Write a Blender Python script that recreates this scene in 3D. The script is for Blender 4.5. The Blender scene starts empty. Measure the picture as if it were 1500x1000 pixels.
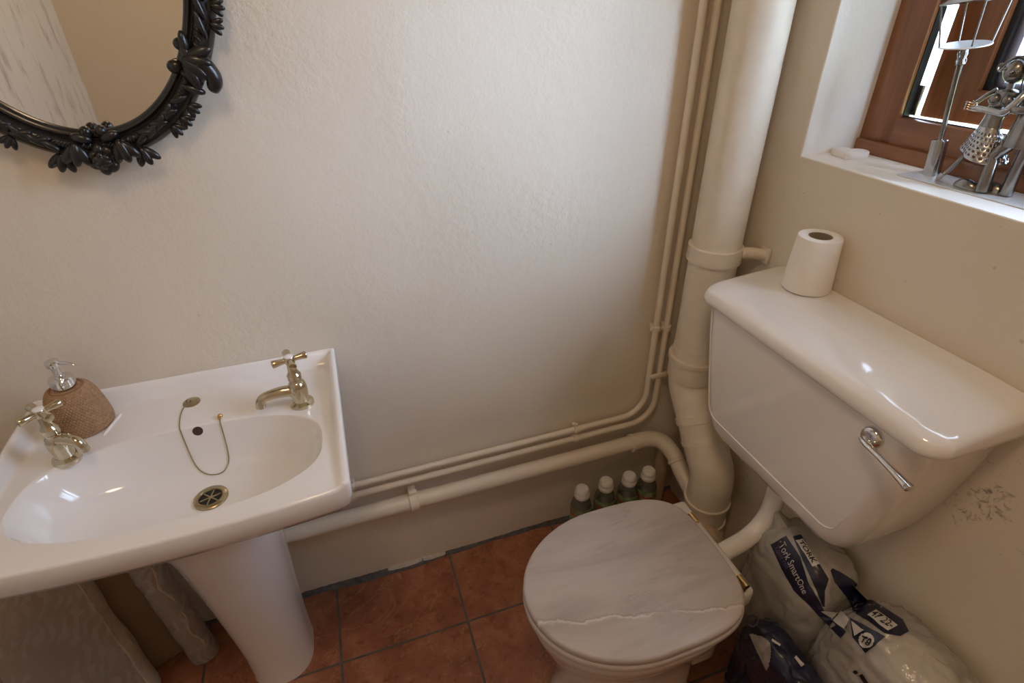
import bpy, bmesh, math, random
from mathutils import Vector, Matrix, Euler
from mathutils.bvhtree import BVHTree
PI = math.pi
random.seed(7)
S = bpy.context.scene
COL = S.collection

# ------------------------------------------------------------------ helpers
class MB:
    """collects verts/faces of one mesh"""
    def __init__(s):
        s.v = []; s.f = []; s.m = []
    def add(s, vs, fs, mi=0, M=None):
        o = len(s.v)
        s.v += [tuple(M @ Vector(p)) if M else tuple(p) for p in vs]
        s.f += [tuple(i + o for i in f) for f in fs]
        s.m += [mi] * len(fs)
        return s
    def bm(s, b, mi=0, M=None):
        b.verts.index_update()
        s.add([v.co.copy() for v in b.verts], [[v.index for v in f.verts] for f in b.faces], mi, M)
        b.free(); return s
    def box(s, c, d, r=0.0, seg=2, rot=None, mi=0):
        b = bmesh.new(); bmesh.ops.create_cube(b, size=1)
        for v in b.verts: v.co = Vector((v.co.x * d[0], v.co.y * d[1], v.co.z * d[2]))
        if r > 0:
            bmesh.ops.bevel(b, geom=list(b.edges), offset=min(r, min(d) * .49), segments=seg, profile=.5, affect='EDGES')
        M = Matrix.Translation(c)
        if rot is not None: M = M @ (rot if isinstance(rot, Matrix) else Euler(rot).to_matrix().to_4x4())
        return s.bm(b, mi, M)
    def loft(s, rings, cap0=True, cap1=True, closed=True, mi=0):
        n = len(rings[0]); vs = [p for r in rings for p in r]; fs = []
        for i in range(len(rings) - 1):
            for j in range(n if closed else n - 1):
                k = (j + 1) % n
                fs.append((i * n + j, i * n + k, (i + 1) * n + k, (i + 1) * n + j))
        if cap0: fs.append(tuple(reversed(range(n))))
        if cap1: fs.append(tuple((len(rings) - 1) * n + j for j in range(n)))
        return s.add(vs, fs, mi)
    def lathe(s, prof, n=40, M=None, mi=0):
        rings = [[(r * math.cos(2 * PI * j / n), r * math.sin(2 * PI * j / n), z) for j in range(n)] for r, z in prof]
        if M: rings = [[tuple(M @ Vector(p)) for p in r] for r in rings]
        return s.loft(rings, prof[0][0] > 1e-6 or True, True, True, mi)
    def tube(s, path, r, n=14, cap=True, mi=0, flat=None):
        P = [Vector(p) for p in path]; m = len(P)
        R = r if isinstance(r, (list, tuple)) else [r] * m
        T = []
        for i in range(m):
            a = P[max(0, i - 1)]; b = P[min(m - 1, i + 1)]
            T.append((b - a).normalized())
        up = Vector((0, 0, 1)) if abs(T[0].z) < .9 else Vector((0, 1, 0))
        N = (up - T[0] * up.dot(T[0])).normalized(); rings = []
        for i in range(m):
            if i:
                q = T[i - 1].rotation_difference(T[i]); N = q @ N
                N = (N - T[i] * N.dot(T[i])).normalized()
            B = T[i].cross(N)
            fl = 1 if flat is None else flat
            rings.append([tuple(P[i] + (N * math.cos(2 * PI * j / n) * fl + B * math.sin(2 * PI * j / n)) * R[i]) for j in range(n)])
        return s.loft(rings, cap, cap, True, mi)
    def ell(s, c, rad, rot=None, u=20, v=12, mi=0):
        b = bmesh.new(); bmesh.ops.create_uvsphere(b, u_segments=u, v_segments=v, radius=1)
        M = Matrix.Translation(c) @ (Euler(rot).to_matrix().to_4x4() if rot else Matrix.Identity(4)) @ Matrix.Diagonal((*rad, 1))
        return s.bm(b, mi, M)
    def torus(s, c, R, r, M=None, n=32, k=10, mi=0):
        M0 = Matrix.Translation(c) @ (M if M else Matrix.Identity(4)); vs = []; fs = []
        for i in range(n):
            a = 2 * PI * i / n
            for j in range(k):
                b = 2 * PI * j / k
                vs.append(((R + r * math.cos(b)) * math.cos(a), (R + r * math.cos(b)) * math.sin(a), r * math.sin(b)))
        for i in range(n):
            for j in range(k):
                fs.append((i * k + j, ((i + 1) % n) * k + j, ((i + 1) % n) * k + (j + 1) % k, i * k + (j + 1) % k))
        return s.add(vs, fs, mi, M0)
    def build(s, name, mats, parent=None, angle=38, recalc=True, loc=None):
        me = bpy.data.meshes.new(name)
        base = Vector(loc) if loc else Vector((0, 0, 0))
        me.from_pydata([tuple(Vector(p) - base) for p in s.v], [], s.f)
        if not isinstance(mats, (list, tuple)): mats = [mats]
        for m in mats: me.materials.append(m)
        for p, mi in zip(me.polygons, s.m): p.material_index = mi
        if recalc:
            b = bmesh.new(); b.from_mesh(me)
            bmesh.ops.remove_doubles(b, verts=b.verts, dist=1e-6)
            bmesh.ops.recalc_face_normals(b, faces=b.faces); b.to_mesh(me); b.free()
        me.shade_smooth()
        if angle < 180: me.set_sharp_from_angle(angle=math.radians(angle))
        me.update()
        o = bpy.data.objects.new(name, me); COL.objects.link(o)
        if parent:
            o.parent = parent
            o.matrix_parent_inverse = Matrix.Identity(4)
            o.location = base - world_loc(parent)
        else:
            o.location = base
        return o

def world_loc(o):
    l = Vector((0, 0, 0))
    while o: l += o.location; o = o.parent
    return l

def thing(name, label, cat, loc=(0, 0, 0), group=None):
    o = bpy.data.objects.new(name, None); COL.objects.link(o)
    o.location = loc; o.empty_display_size = .02
    o['label'] = label; o['category'] = cat
    if group: o['group'] = group
    return o

def struct(o, label=None, cat=None):
    o['kind'] = 'structure'
    if label: o['label'] = label
    if cat: o['category'] = cat
    return o

def copy_tree(o, parent=None):
    c = o.copy(); COL.objects.link(c)
    if parent: c.parent = parent
    for ch in list(o.children): copy_tree(ch, c)
    return c

def smooth(pts, k=8):
    P = [Vector(p) for p in pts]; out = []
    for i in range(len(P) - 1):
        a = P[max(0, i - 1)]; b = P[i]; c = P[i + 1]; d = P[min(len(P) - 1, i + 2)]
        for j in range(k):
            t = j / k
            out.append(.5 * ((2 * b) + (c - a) * t + (2 * a - 5 * b + 4 * c - d) * t * t + (3 * b - a - 3 * c + d) * t ** 3))
    out.append(P[-1]); return out

def fillet(pts, rad, k=8):
    """polyline with rounded corners"""
    P = [Vector(p) for p in pts]; out = [P[0]]
    for i in range(1, len(P) - 1):
        r = rad[i - 1] if isinstance(rad, (list, tuple)) else rad
        a = (P[i - 1] - P[i]).normalized(); b = (P[i + 1] - P[i]).normalized()
        ang = a.angle(b); d = r / math.tan(ang / 2)
        s, e = P[i] + a * d, P[i] + b * d
        c = P[i] + (a + b).normalized() * (r / math.sin(ang / 2))
        u, w = s - c, e - c
        tot = u.angle(w)
        for j in range(k + 1):
            t = j / k
            out.append(c + (u * math.sin((1 - t) * tot) + w * math.sin(t * tot)) / math.sin(tot))
    out.append(P[-1]); return out

def sst(a, b, x):
    t = max(0, min(1, (x - a) / (b - a))); return t * t * (3 - 2 * t)
def lerp(a, b, t): return a + (b - a) * t
def interp(tab, x):
    if x <= tab[0][0]: return tab[0][1]
    for (a, p), (b, q) in zip(tab, tab[1:]):
        if x <= b: return lerp(p, q, (x - a) / (b - a))
    return tab[-1][1]

# ------------------------------------------------------------------ materials
def new_mat(name):
    m = bpy.data.materials.new(name); m.use_nodes = True
    nt = m.node_tree; return m, nt, nt.nodes['Principled BSDF']
def nd(nt, t, **kw):
    n = nt.nodes.new(t)
    for k, v in kw.items():
        if k.startswith('i_'):
            key = k[2:]; key = int(key) if key.isdigit() else key.replace('_', ' ')
            n.inputs[key].default_value = v
        else: setattr(n, k, v)
    return n
def noise(nt, scale, detail=3, rough=.5, coord=None, dist=0):
    n = nd(nt, 'ShaderNodeTexNoise'); n.inputs['Scale'].default_value = scale
    n.inputs['Detail'].default_value = detail; n.inputs['Roughness'].default_value = rough
    n.inputs['Distortion'].default_value = dist
    if coord: nt.links.new(coord, n.inputs['Vector'])
    return n
def ramp(nt, src, stops):
    r = nd(nt, 'ShaderNodeValToRGB'); e = r.color_ramp.elements
    while len(e) < len(stops): e.new(.5)
    for el, (p, c) in zip(e, stops):
        el.position = p; el.color = c if len(c) == 4 else (*c, 1)
    nt.links.new(src, r.inputs['Fac']); return r
def mixc(nt, fac, a, b, mode='MIX'):
    m = nd(nt, 'ShaderNodeMix', data_type='RGBA', blend_type=mode)
    for k, x in ((0, fac), (6, a), (7, b)):
        if hasattr(x, 'is_output'): nt.links.new(x, m.inputs[k])
        elif isinstance(x, (int, float)): m.inputs[k].default_value = x
        else: m.inputs[k].default_value = (*x, 1) if len(x) == 3 else x
    return m.outputs[2]
def math_(nt, op, a, b=None):
    m = nd(nt, 'ShaderNodeMath', operation=op)
    for k, x in ((0, a), (1, b)):
        if x is None: continue
        if hasattr(x, 'is_output'): nt.links.new(x, m.inputs[k])
        else: m.inputs[k].default_value = x
    return m.outputs[0]
def bump(nt, bs, h, strength=.3, dist=.002, prev=None):
    b = nd(nt, 'ShaderNodeBump'); b.inputs['Strength'].default_value = strength; b.inputs['Distance'].default_value = dist
    nt.links.new(h, b.inputs['Height'])
    if prev: nt.links.new(prev, b.inputs['Normal'])
    nt.links.new(b.outputs[0], bs.inputs['Normal']); return b.outputs[0]
def objco(nt): return nd(nt, 'ShaderNodeTexCoord').outputs['Object']

def simple(name, col, rough=.4, metal=0, var=.06, vs=30, coat=0, bmp=0, bs_=200, spec=.5):
    m, nt, b = new_mat(name)
    co = objco(nt)
    n = noise(nt, vs, 3, .5, co)
    d = tuple(max(0, c * (1 - var)) for c in col); l = tuple(min(1, c * (1 + var)) for c in col)
    r = ramp(nt, n.outputs['Fac'], [(.3, d), (.7, l)])
    nt.links.new(r.outputs[0], b.inputs['Base Color'])
    b.inputs['Roughness'].default_value = rough; b.inputs['Metallic'].default_value = metal
    b.inputs['Coat Weight'].default_value = coat; b.inputs['Coat Roughness'].default_value = .08
    b.inputs['Specular IOR Level'].default_value = spec
    if bmp:
        bump(nt, b, noise(nt, bs_, 3, .6, co).outputs['Fac'], bmp, .001)
    return m

def plaster(name, col, bumpk=1.0, marks=True):
    m, nt, b = new_mat(name); co = objco(nt)
    big = noise(nt, 1.6, 4, .55, co)
    c = ramp(nt, big.outputs['Fac'], [(.3, tuple(x * .965 for x in col)), (.7, tuple(min(1, x * 1.025) for x in col))]).outputs[0]
    if marks:
        sp = noise(nt, 55, 2, .5, co)
        spf = ramp(nt, sp.outputs['Fac'], [(.735, (0, 0, 0)), (.78, (1, 1, 1))]).outputs[0]
        c = mixc(nt, math_(nt, 'MULTIPLY', spf, .35), c, (.32, .26, .2))
    nt.links.new(c, b.inputs['Base Color'])
    b.inputs['Roughness'].default_value = .62; b.inputs['Specular IOR Level'].default_value = .35
    n1 = noise(nt, 160, 4, .6, co); n2 = noise(nt, 42, 4, .62, co); n3 = noise(nt, 5, 3, .5, co)
    patch = ramp(nt, noise(nt, 2.6, 3, .6, co).outputs['Fac'], [(.50, (0, 0, 0)), (.64, (1, 1, 1))]).outputs[0]
    h = math_(nt, 'ADD', math_(nt, 'MULTIPLY', n1.outputs['Fac'], .22), math_(nt, 'MULTIPLY', n2.outputs['Fac'], .25))
    h = math_(nt, 'ADD', h, math_(nt, 'MULTIPLY', math_(nt, 'MULTIPLY', n2.outputs['Fac'], patch), 1.0))
    h = math_(nt, 'ADD', h, math_(nt, 'MULTIPLY', n3.outputs['Fac'], 2.0))
    bump(nt, b, h, .58 * bumpk, .004)
    return m

def wall_right_mat(col):
    m = plaster('plaster_right', col, .8); nt = m.node_tree; b = nt.nodes['Principled BSDF']; co = objco(nt)
    src = b.inputs['Base Color'].links[0].from_socket
    # black mould specks and scuffs beside the cistern, a feature of that patch of wall
    sx = nd(nt, 'ShaderNodeSeparateXYZ'); nt.links.new(co, sx.inputs[0])
    dy = math_(nt, 'ABSOLUTE', math_(nt, 'ADD', sx.outputs['Y'], .73)); dz = math_(nt, 'ABSOLUTE', math_(nt, 'ADD', sx.outputs['Z'], -.73))
    near = math_(nt, 'SUBTRACT', 1.0, math_(nt, 'ADD', math_(nt, 'MULTIPLY', dy, 9.0), math_(nt, 'MULTIPLY', dz, 4.2)))
    n = noise(nt, 60, 5, .75, co, .6); n2 = noise(nt, 9, 3, .6, co)
    v = math_(nt, 'ADD', math_(nt, 'MULTIPLY', n.outputs['Fac'], math_(nt, 'ADD', n2.outputs['Fac'], .5)), math_(nt, 'MULTIPLY', near, .245))
    f = ramp(nt, v, [(.70, (0, 0, 0)), (.84, (.7, .7, .7))]).outputs[0]
    nearc = ramp(nt, near, [(0, (0, 0, 0)), (.3, (1, 1, 1))]).outputs[0]
    f = math_(nt, 'MULTIPLY', f, nearc)
    c = mixc(nt, f, src, (.06, .055, .05)); nt.links.new(c, b.inputs['Base Color'])
    return m

def tile_mat():
    m, nt, b = new_mat('terracotta_tiles'); co = objco(nt)
    mp = nd(nt, 'ShaderNodeMapping'); mp.inputs['Location'].default_value = (.192, .228, 0); nt.links.new(co, mp.inputs[0])
    br = nd(nt, 'ShaderNodeTexBrick'); nt.links.new(mp.outputs[0], br.inputs[0])
    br.offset = 0; br.squash = 1
    br.inputs['Scale'].default_value = 1; br.inputs['Brick Width'].default_value = .327; br.inputs['Row Height'].default_value = .327
    br.inputs['Mortar Size'].default_value = .0032; br.inputs['Mortar Smooth'].default_value = .15
    br.inputs['Color1'].default_value = (.9, .9, .9, 1); br.inputs['Color2'].default_value = (1, 1, 1, 1); br.inputs['Mortar'].default_value = (0, 0, 0, 1)
    n1 = noise(nt, 9, 6, .65, co, .5); n2 = noise(nt, 38, 5, .7, co)
    c = ramp(nt, n1.outputs['Fac'], [(.28, (.17, .058, .032)), (.48, (.285, .104, .056)), (.62, (.36, .145, .08)), (.8, (.44, .22, .125))]).outputs[0]
    d = ramp(nt, n2.outputs['Fac'], [(.30, (.5, .42, .4)), (.46, (1, 1, 1))]).outputs[0]
    c = mixc(nt, .9, c, d, 'MULTIPLY')
    # thin pale scratches / veins
    mv = noise(nt, 4.5, 5, .6, co, 1.8)
    vv = math_(nt, 'ABSOLUTE', math_(nt, 'SUBTRACT', mv.outputs['Fac'], .5))
    vf = ramp(nt, vv, [(0, (1, 1, 1)), (.012, (0, 0, 0))]).outputs[0]
    c = mixc(nt, math_(nt, 'MULTIPLY', vf, .42), c, (.50, .27, .14))
    g = ramp(nt, noise(nt, 20, 3, .6, co).outputs['Fac'], [(.3, (.075, .068, .062)), (.7, (.15, .13, .11))]).outputs[0]
    c = mixc(nt, br.outputs['Fac'], c, g)
    nt.links.new(c, b.inputs['Base Color'])
    r = ramp(nt, n2.outputs['Fac'], [(.3, (.5, .5, .5)), (.7, (.34, .34, .34))]).outputs[0]
    nt.links.new(mixc(nt, br.outputs['Fac'], r, (.85, .85, .85)), b.inputs['Roughness'])
    p = bump(nt, b, math_(nt, 'SUBTRACT', 1.0, br.outputs['Fac']), .6, .003)
    bump(nt, b, n2.outputs['Fac'], .12, .002, p)
    return m

def wood_mat(name, a, c2, rough=.33, axis='Z'):
    m, nt, b = new_mat(name); co = objco(nt)
    mp = nd(nt, 'ShaderNodeMapping'); sc = {'Z': (60, 60, 4), 'Y': (60, 4, 60)}[axis]; mp.inputs['Scale'].default_value = sc
    nt.links.new(co, mp.inputs[0])
    n = noise(nt, 1, 5, .6, mp.outputs[0], .4)
    r = ramp(nt, n.outputs['Fac'], [(.3, a), (.7, c2)])
    nt.links.new(r.outputs[0], b.inputs['Base Color']); b.inputs['Roughness'].default_value = rough
    b.inputs['Coat Weight'].default_value = .25
    bump(nt, b, n.outputs['Fac'], .15, .001); return m

def marble_mat():
    m, nt, b = new_mat('marble_effect_lid'); co = objco(nt)
    mp = nd(nt, 'ShaderNodeMapping'); mp.inputs['Rotation'].default_value = (0, 0, .33); mp.inputs['Scale'].default_value = (4, 17, 5)
    nt.links.new(co, mp.inputs[0])
    n = noise(nt, 1, 6, .62, mp.outputs[0], .5); n2 = noise(nt, 3.2, 7, .6, co, .9)
    c = ramp(nt, n.outputs['Fac'], [(.3, (.42, .375, .375)), (.5, (.52, .47, .465)), (.72, (.60, .55, .55))]).outputs[0]
    v = math_(nt, 'ABSOLUTE', math_(nt, 'SUBTRACT', n.outputs['Fac'], .47))
    vf = ramp(nt, v, [(0, (1, 1, 1)), (.014, (0, 0, 0))]).outputs[0]
    gate = ramp(nt, n2.outputs['Fac'], [(.5, (0, 0, 0)), (.6, (1, 1, 1))]).outputs[0]
    c = mixc(nt, math_(nt, 'MULTIPLY', math_(nt, 'MULTIPLY', vf, gate), .35), c, (.27, .25, .25))
    sx = nd(nt, 'ShaderNodeSeparateXYZ'); nt.links.new(co, sx.inputs[0])
    n3 = noise(nt, 16, 6, .65, co)
    dd = math_(nt, 'ADD', math_(nt, 'ADD', sx.outputs['Y'], .485), math_(nt, 'ADD', math_(nt, 'MULTIPLY', sx.outputs['X'], .25), math_(nt, 'MULTIPLY', math_(nt, 'SUBTRACT', n3.outputs['Fac'], .5), .05)))
    cw = ramp(nt, math_(nt, 'ABSOLUTE', dd), [(.0, (1, 1, 1)), (.0045, (0, 0, 0))]).outputs[0]
    cd_ = ramp(nt, math_(nt, 'ABSOLUTE', math_(nt, 'SUBTRACT', dd, .0035)), [(.0, (1, 1, 1)), (.0016, (0, 0, 0))]).outputs[0]
    gt = ramp(nt, noise(nt, 7, 3, .5, co).outputs['Fac'], [(.36, (.15, .15, .15)), (.5, (1, 1, 1))]).outputs[0]
    c = mixc(nt, math_(nt, 'MULTIPLY', math_(nt, 'MULTIPLY', cw, gt), .75), c, (.80, .76, .74))
    c = mixc(nt, math_(nt, 'MULTIPLY', math_(nt, 'MULTIPLY', cd_, gt), .5), c, (.24, .21, .20))
    nt.links.new(c, b.inputs['Base Color']); b.inputs['Roughness'].default_value = .36
    return m

def wallpaper_mat():
    m, nt, b = new_mat('silver_floral_paper'); co = objco(nt)
    w = nd(nt, 'ShaderNodeTexWave', wave_type='RINGS', rings_direction='SPHERICAL'); w.inputs['Scale'].default_value = 16; w.inputs['Distortion'].default_value = 9
    w.inputs['Detail'].default_value = 2.5; w.inputs['Detail Scale'].default_value = 1.4
    nt.links.new(co, w.inputs[0])
    g = ramp(nt, noise(nt, 11, 2, .5, co).outputs['Fac'], [(.44, (0, 0, 0)), (.62, (1, 1, 1))]).outputs[0]
    f = math_(nt, 'MULTIPLY', ramp(nt, w.outputs['Fac'], [(.45, (0, 0, 0)), (.6, (1, 1, 1))]).outputs[0], g)
    c = mixc(nt, f, (.33, .285, .245), (.47, .46, .46)); nt.links.new(c, b.inputs['Base Color'])
    nt.links.new(mixc(nt, f, (.55, .55, .55), (.28, .28, .28)), b.inputs['Roughness'])
    nt.links.new(math_(nt, 'MULTIPLY', f, .5), b.inputs['Metallic'])
    bump(nt, b, f, .3, .001); return m

def film_mat(name, tint=(.95, .95, .95), haze=.22, gloss=.22, rough=.12):
    m = bpy.data.materials.new(name); m.use_nodes = True; nt = m.node_tree
    for n in list(nt.nodes): nt.nodes.remove(n)
    out = nd(nt, 'ShaderNodeOutputMaterial'); co = objco(nt)
    t = nd(nt, 'ShaderNodeBsdfTransparent'); t.inputs[0].default_value = (*tint, 1)
    d = nd(nt, 'ShaderNodeBsdfDiffuse'); d.inputs[0].default_value = (.8, .78, .74, 1)
    g = nd(nt, 'ShaderNodeBsdfGlossy'); g.inputs[1].default_value = rough
    nz = noise(nt, 30, 4, .6, co, .5)
    bp = nd(nt, 'ShaderNodeBump'); bp.inputs['Strength'].default_value = .7; bp.inputs['Distance'].default_value = .008
    nt.links.new(nz.outputs['Fac'], bp.inputs['Height'])
    nt.links.new(bp.outputs[0], g.inputs['Normal']); nt.links.new(bp.outputs[0], d.inputs['Normal'])
    m1 = nd(nt, 'ShaderNodeMixShader'); m1.inputs[0].default_value = haze
    hz = ramp(nt, noise(nt, 9, 3, .5, co).outputs['Fac'], [(.3, (haze * .8,) * 3), (.7, (min(1, haze * 1.25),) * 3)])
    nt.links.new(hz.outputs[0], m1.inputs[0])
    nt.links.new(t.outputs[0], m1.inputs[1]); nt.links.new(d.outputs[0], m1.inputs[2])
    m2 = nd(nt, 'ShaderNodeMixShader'); m2.inputs[0].default_value = gloss
    fr = nd(nt, 'ShaderNodeFresnel'); fr.inputs[0].default_value = 1.45
    nt.links.new(math_(nt, 'ADD', fr.outputs[0], gloss * .3), m2.inputs[0])
    nt.links.new(m1.outputs[0], m2.inputs[1]); nt.links.new(g.outputs[0], m2.inputs[2])
    nt.links.new(m2.outputs[0], out.inputs[0]); return m

def glass_mat(name, tint=(1, 1, 1)):
    m = bpy.data.materials.new(name); m.use_nodes = True; nt = m.node_tree
    for n in list(nt.nodes): nt.nodes.remove(n)
    out = nd(nt, 'ShaderNodeOutputMaterial')
    t = nd(nt, 'ShaderNodeBsdfTransparent'); t.inputs[0].default_value = (*tint, 1)
    g = nd(nt, 'ShaderNodeBsdfGlossy'); g.inputs[1].default_value = .02
    fr = nd(nt, 'ShaderNodeFresnel'); fr.inputs[0].default_value = 1.45
    mx = nd(nt, 'ShaderNodeMixShader'); nt.links.new(fr.outputs[0], mx.inputs[0])
    nt.links.new(t.outputs[0], mx.inputs[1]); nt.links.new(g.outputs[0], mx.inputs[2]); nt.links.new(mx.outputs[0], out.inputs[0])
    return m

CREAM = (.74, .675, .575)
M_wall = plaster('plaster_cream', CREAM, 1.0)
M_wallr = wall_right_mat(CREAM)
M_reveal = plaster('plaster_reveal_lit', (.85, .835, .80), .8, False)  # same paint as the walls, whitened for the window light falling on it
M_ceil = plaster('ceiling_paint', (.72, .68, .61), .5, False)
M_front = plaster('plaster_tan', (.70, .59, .43), .5, False)
def grubby():
    m = plaster('plaster_grubby', (.80, .79, .75), .8, False); nt = m.node_tree; b = nt.nodes['Principled BSDF']; co = objco(nt)
    src = b.inputs['Base Color'].links[0].from_socket
    mp = nd(nt, 'ShaderNodeMapping'); mp.inputs['Scale'].default_value = (1, 12, 3); nt.links.new(co, mp.inputs[0])
    f = ramp(nt, noise(nt, 2.2, 6, .7, mp.outputs[0], .3).outputs['Fac'], [(.52, (0, 0, 0)), (.7, (.6, .6, .6))]).outputs[0]
    nt.links.new(mixc(nt, f, src, (.28, .26, .23)), b.inputs['Base Color']); return m
M_left = grubby()
M_tile = tile_mat()
M_grout = simple('dark_grout', (.10, .10, .105), .85, 0, .3, 60, bmp=.5)
M_chip = simple('chipped_filler', (.5, .46, .4), .8, 0, .15, 80, bmp=.4)
M_cer = simple('white_ceramic', (.84, .83, .83), .10, 0, .01, 6, coat=.5)
M_cer2 = simple('cistern_ceramic', (.87, .85, .84), .10, 0, .012, 6, coat=1.0)
M_pan = simple('pan_ceramic', (.72, .70, .67), .14, 0, .02, 8, coat=.4)
M_pipe = simple('cream_painted_pipe', (.74, .665, .55), .36, 0, .04, 25, bmp=.12, bs_=60)
M_conn = simple('aged_cream_rubber', (.52, .39, .26), .55, 0, .12, 40, bmp=.2)
M_nick = simple('antique_nickel', (.60, .53, .40), .16, 1, .08, 40)
M_chrome = simple('polished_chrome', (.75, .75, .76), .08, 1, .02, 20)
M_brass = simple('brass', (.72, .50, .22), .2, 1, .06, 40)
M_dkbrass = simple('dull_brass', (.45, .38, .25), .28, 1, .1, 50)
M_steel = simple('brushed_dark_steel', (.27, .26, .25), .24, 1, .18, 45)
M_steelb = simple('bright_steel', (.50, .51, .52), .16, 1, .06, 40)
M_copper = simple('coppery_steel', (.52, .40, .31), .25, 1, .15, 50)
M_plate = simple('pale_steel_plate', (.78, .80, .82), .42, .55, .03, 20)
M_hole = simple('hole_shade', (.012, .011, .010), .7)  # near-black colour painted for the shade inside drain and stay holes
M_ohole = simple('overflow_shade', (.06, .03, .028), .6)  # dark for the shade inside the overflow, brown like its ring
M_black = simple('black_lacquer', (.012, .011, .012), .30, 0, .3, 50, coat=.15, bmp=.15)
M_mirror = simple('mirror_silver', (.90, .895, .87), .012, 1, .01, 4)
M_woodv = wood_mat('dark_brown_wood_upright', (.165, .058, .020), (.29, .115, .042), .34, 'Z')
M_woodh = wood_mat('dark_brown_wood_rail', (.165, .058, .020), (.29, .115, .042), .34, 'Y')
M_gask = simple('black_gasket', (.014, .014, .016), .6)
M_spacer = simple('grey_spacer', (.30, .29, .36), .4, .4)
M_glass = glass_mat('window_glass')
M_rope = simple('brown_woven_cord', (.37, .22, .12), .85, 0, .22, 170)
M_ropedk = simple('brown_inner_lip', (.24, .13, .06), .7)
M_white = simple('white_plastic', (.80, .78, .76), .35, 0, .02, 20)
M_bottle = film_mat('clear_bottle_plastic', (.86, .92, .88), .08, .3, .06)
M_green = simple('green_label', (.20, .25, .13), .4, 0, .6, 60)
M_liq = simple('pale_green_liquid', (.30, .36, .20), .3, 0, .1, 30)
M_red = simple('red_label_edge', (.45, .06, .04), .45)
M_paper = simple('white_tissue', (.84, .80, .75), .9, 0, .02, 60, bmp=.15, bs_=300)
M_core = simple('cardboard_core', (.30, .235, .17), .8)
M_film = film_mat('clear_wrap_film', (.96, .95, .93), .42, .25, .16)
M_navy = simple('navy_print', (.010, .012, .040), .28, 0, .3, 30, coat=.3)
M_ink = simple('white_print', (.62, .61, .60), .45)
M_inkd = simple('dim_blue_print', (.12, .12, .20), .45)
M_inkb = simple('dark_print', (.012, .012, .02), .4)
M_marble = marble_mat()
M_seat = simple('grey_white_seat', (.55, .51, .50), .3, 0, .03, 12, coat=.2)
M_card = simple('brown_board', (.26, .19, .125), .75, 0, .08, 14, bmp=.2)
M_paperedge = simple('pale_torn_paper', (.50, .44, .36), .85, 0, .12, 60, bmp=.4)
M_floral = wallpaper_mat()
M_stone = simple('white_stone', (.80, .77, .73), .7, 0, .03, 60, bmp=.3)
M_seal = simple('grey_sealant', (.14, .13, .12), .7, 0, .2, 60)

# ------------------------------------------------------------------ room shell
XR, XL, YF, ZC = .90, -.83, -1.68, 2.35
WY0, WY1, WZ0, WZ1 = -.189, -.97, 1.131, 2.05           # window opening in the right wall
TH = .215
m = MB(); m.box(((XL + XR) / 2, (YF) / 2, -.05), (XR - XL + .3, -YF + .3, .1))
struct(m.build('floor', M_tile), 'terracotta tiled floor with dark grout', 'floor')
m = MB()
# back wall: subdivided skin with a slightly uneven face
nx, nz = 60, 70; vs = []; fs = []
for j in range(nz + 1):
    for i in range(nx + 1):
        x = lerp(XL, XR, i / nx); z = lerp(0, ZC, j / nz)
        vs.append((x, -.0022 * math.sin(x * 5.1 + 1) * math.sin(z * 4.3) - .0012 * math.sin(x * 13 + z * 9), z))
for j in range(nz):
    for i in range(nx):
        a = j * (nx + 1) + i; fs.append((a, a + 1, a + nx + 2, a + nx + 1))
m.add(vs, fs); o0 = len(vs)
m.box(((XL + XR) / 2, .06, ZC / 2), (XR - XL + .3, .1, ZC))
struct(m.build('wall_back', M_wall, angle=180, recalc=False), 'cream painted plaster wall behind the basin', 'wall')
m = MB(); m.box((XL - .05, YF / 2, ZC / 2), (.1, -YF + .1, ZC))
struct(m.build('wall_left', M_left), 'grubby whitish wall seen in the mirror', 'wall')
m = MB(); m.box(((XL + XR) / 2, YF - .05, ZC / 2), (XR - XL + .1, .1, ZC))
struct(m.build('wall_front', M_front), 'tan wall seen in the mirror', 'wall')
m = MB(); m.box(((XL + XR) / 2, YF / 2, ZC + .05), (XR - XL + .3, -YF + .3, .1))
struct(m.build('ceiling', M_ceil), 'plain ceiling', 'ceiling')
# right wall with a hole
b = bmesh.new()
o = [b.verts.new((XR, y, z)) for y, z in ((.01, 0), (YF, 0), (YF, ZC), (.01, ZC))]
h = [b.verts.new((XR, y, z)) for y, z in ((WY0, WZ0), (WY1, WZ0), (WY1, WZ1), (WY0, WZ1))]
F = [b.faces.new((o[i], o[(i + 1) % 4], h[(i + 1) % 4], h[i])) for i in range(4)]
ex = bmesh.ops.extrude_face_region(b, geom=F)
for v in [g for g in ex['geom'] if isinstance(g, bmesh.types.BMVert)]: v.co.x += TH
bmesh.ops.recalc_face_normals(b, faces=b.faces)
ed = [e for e in b.edges if all(abs(v.co.x - XR) < 1e-5 for v in e.verts) and all(WY1 - .001 <= v.co.y <= WY0 + .001 and WZ0 - .001 <= v.co.z <= WZ1 + .001 for v in e.verts)]
bmesh.ops.bevel(b, geom=ed, offset=.004, segments=3, profile=.5, affect='EDGES')
m = MB(); b.verts.index_update()
m.add([v.co.copy() for v in b.verts], [[v.index for v in f.verts] for f in b.faces])
for k, f in enumerate(b.faces):
    c = f.calc_center_median()
    if c.x > XR + .002 and WY1 - .002 < c.y < WY0 + .002 and WZ0 - .002 < c.z < WZ1 + .002: m.m[k] = 1
b.free()
struct(m.build('wall_right', [M_wallr, M_reveal], angle=25, recalc=False), 'cream plaster wall with the deep window opening', 'wall')

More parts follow.
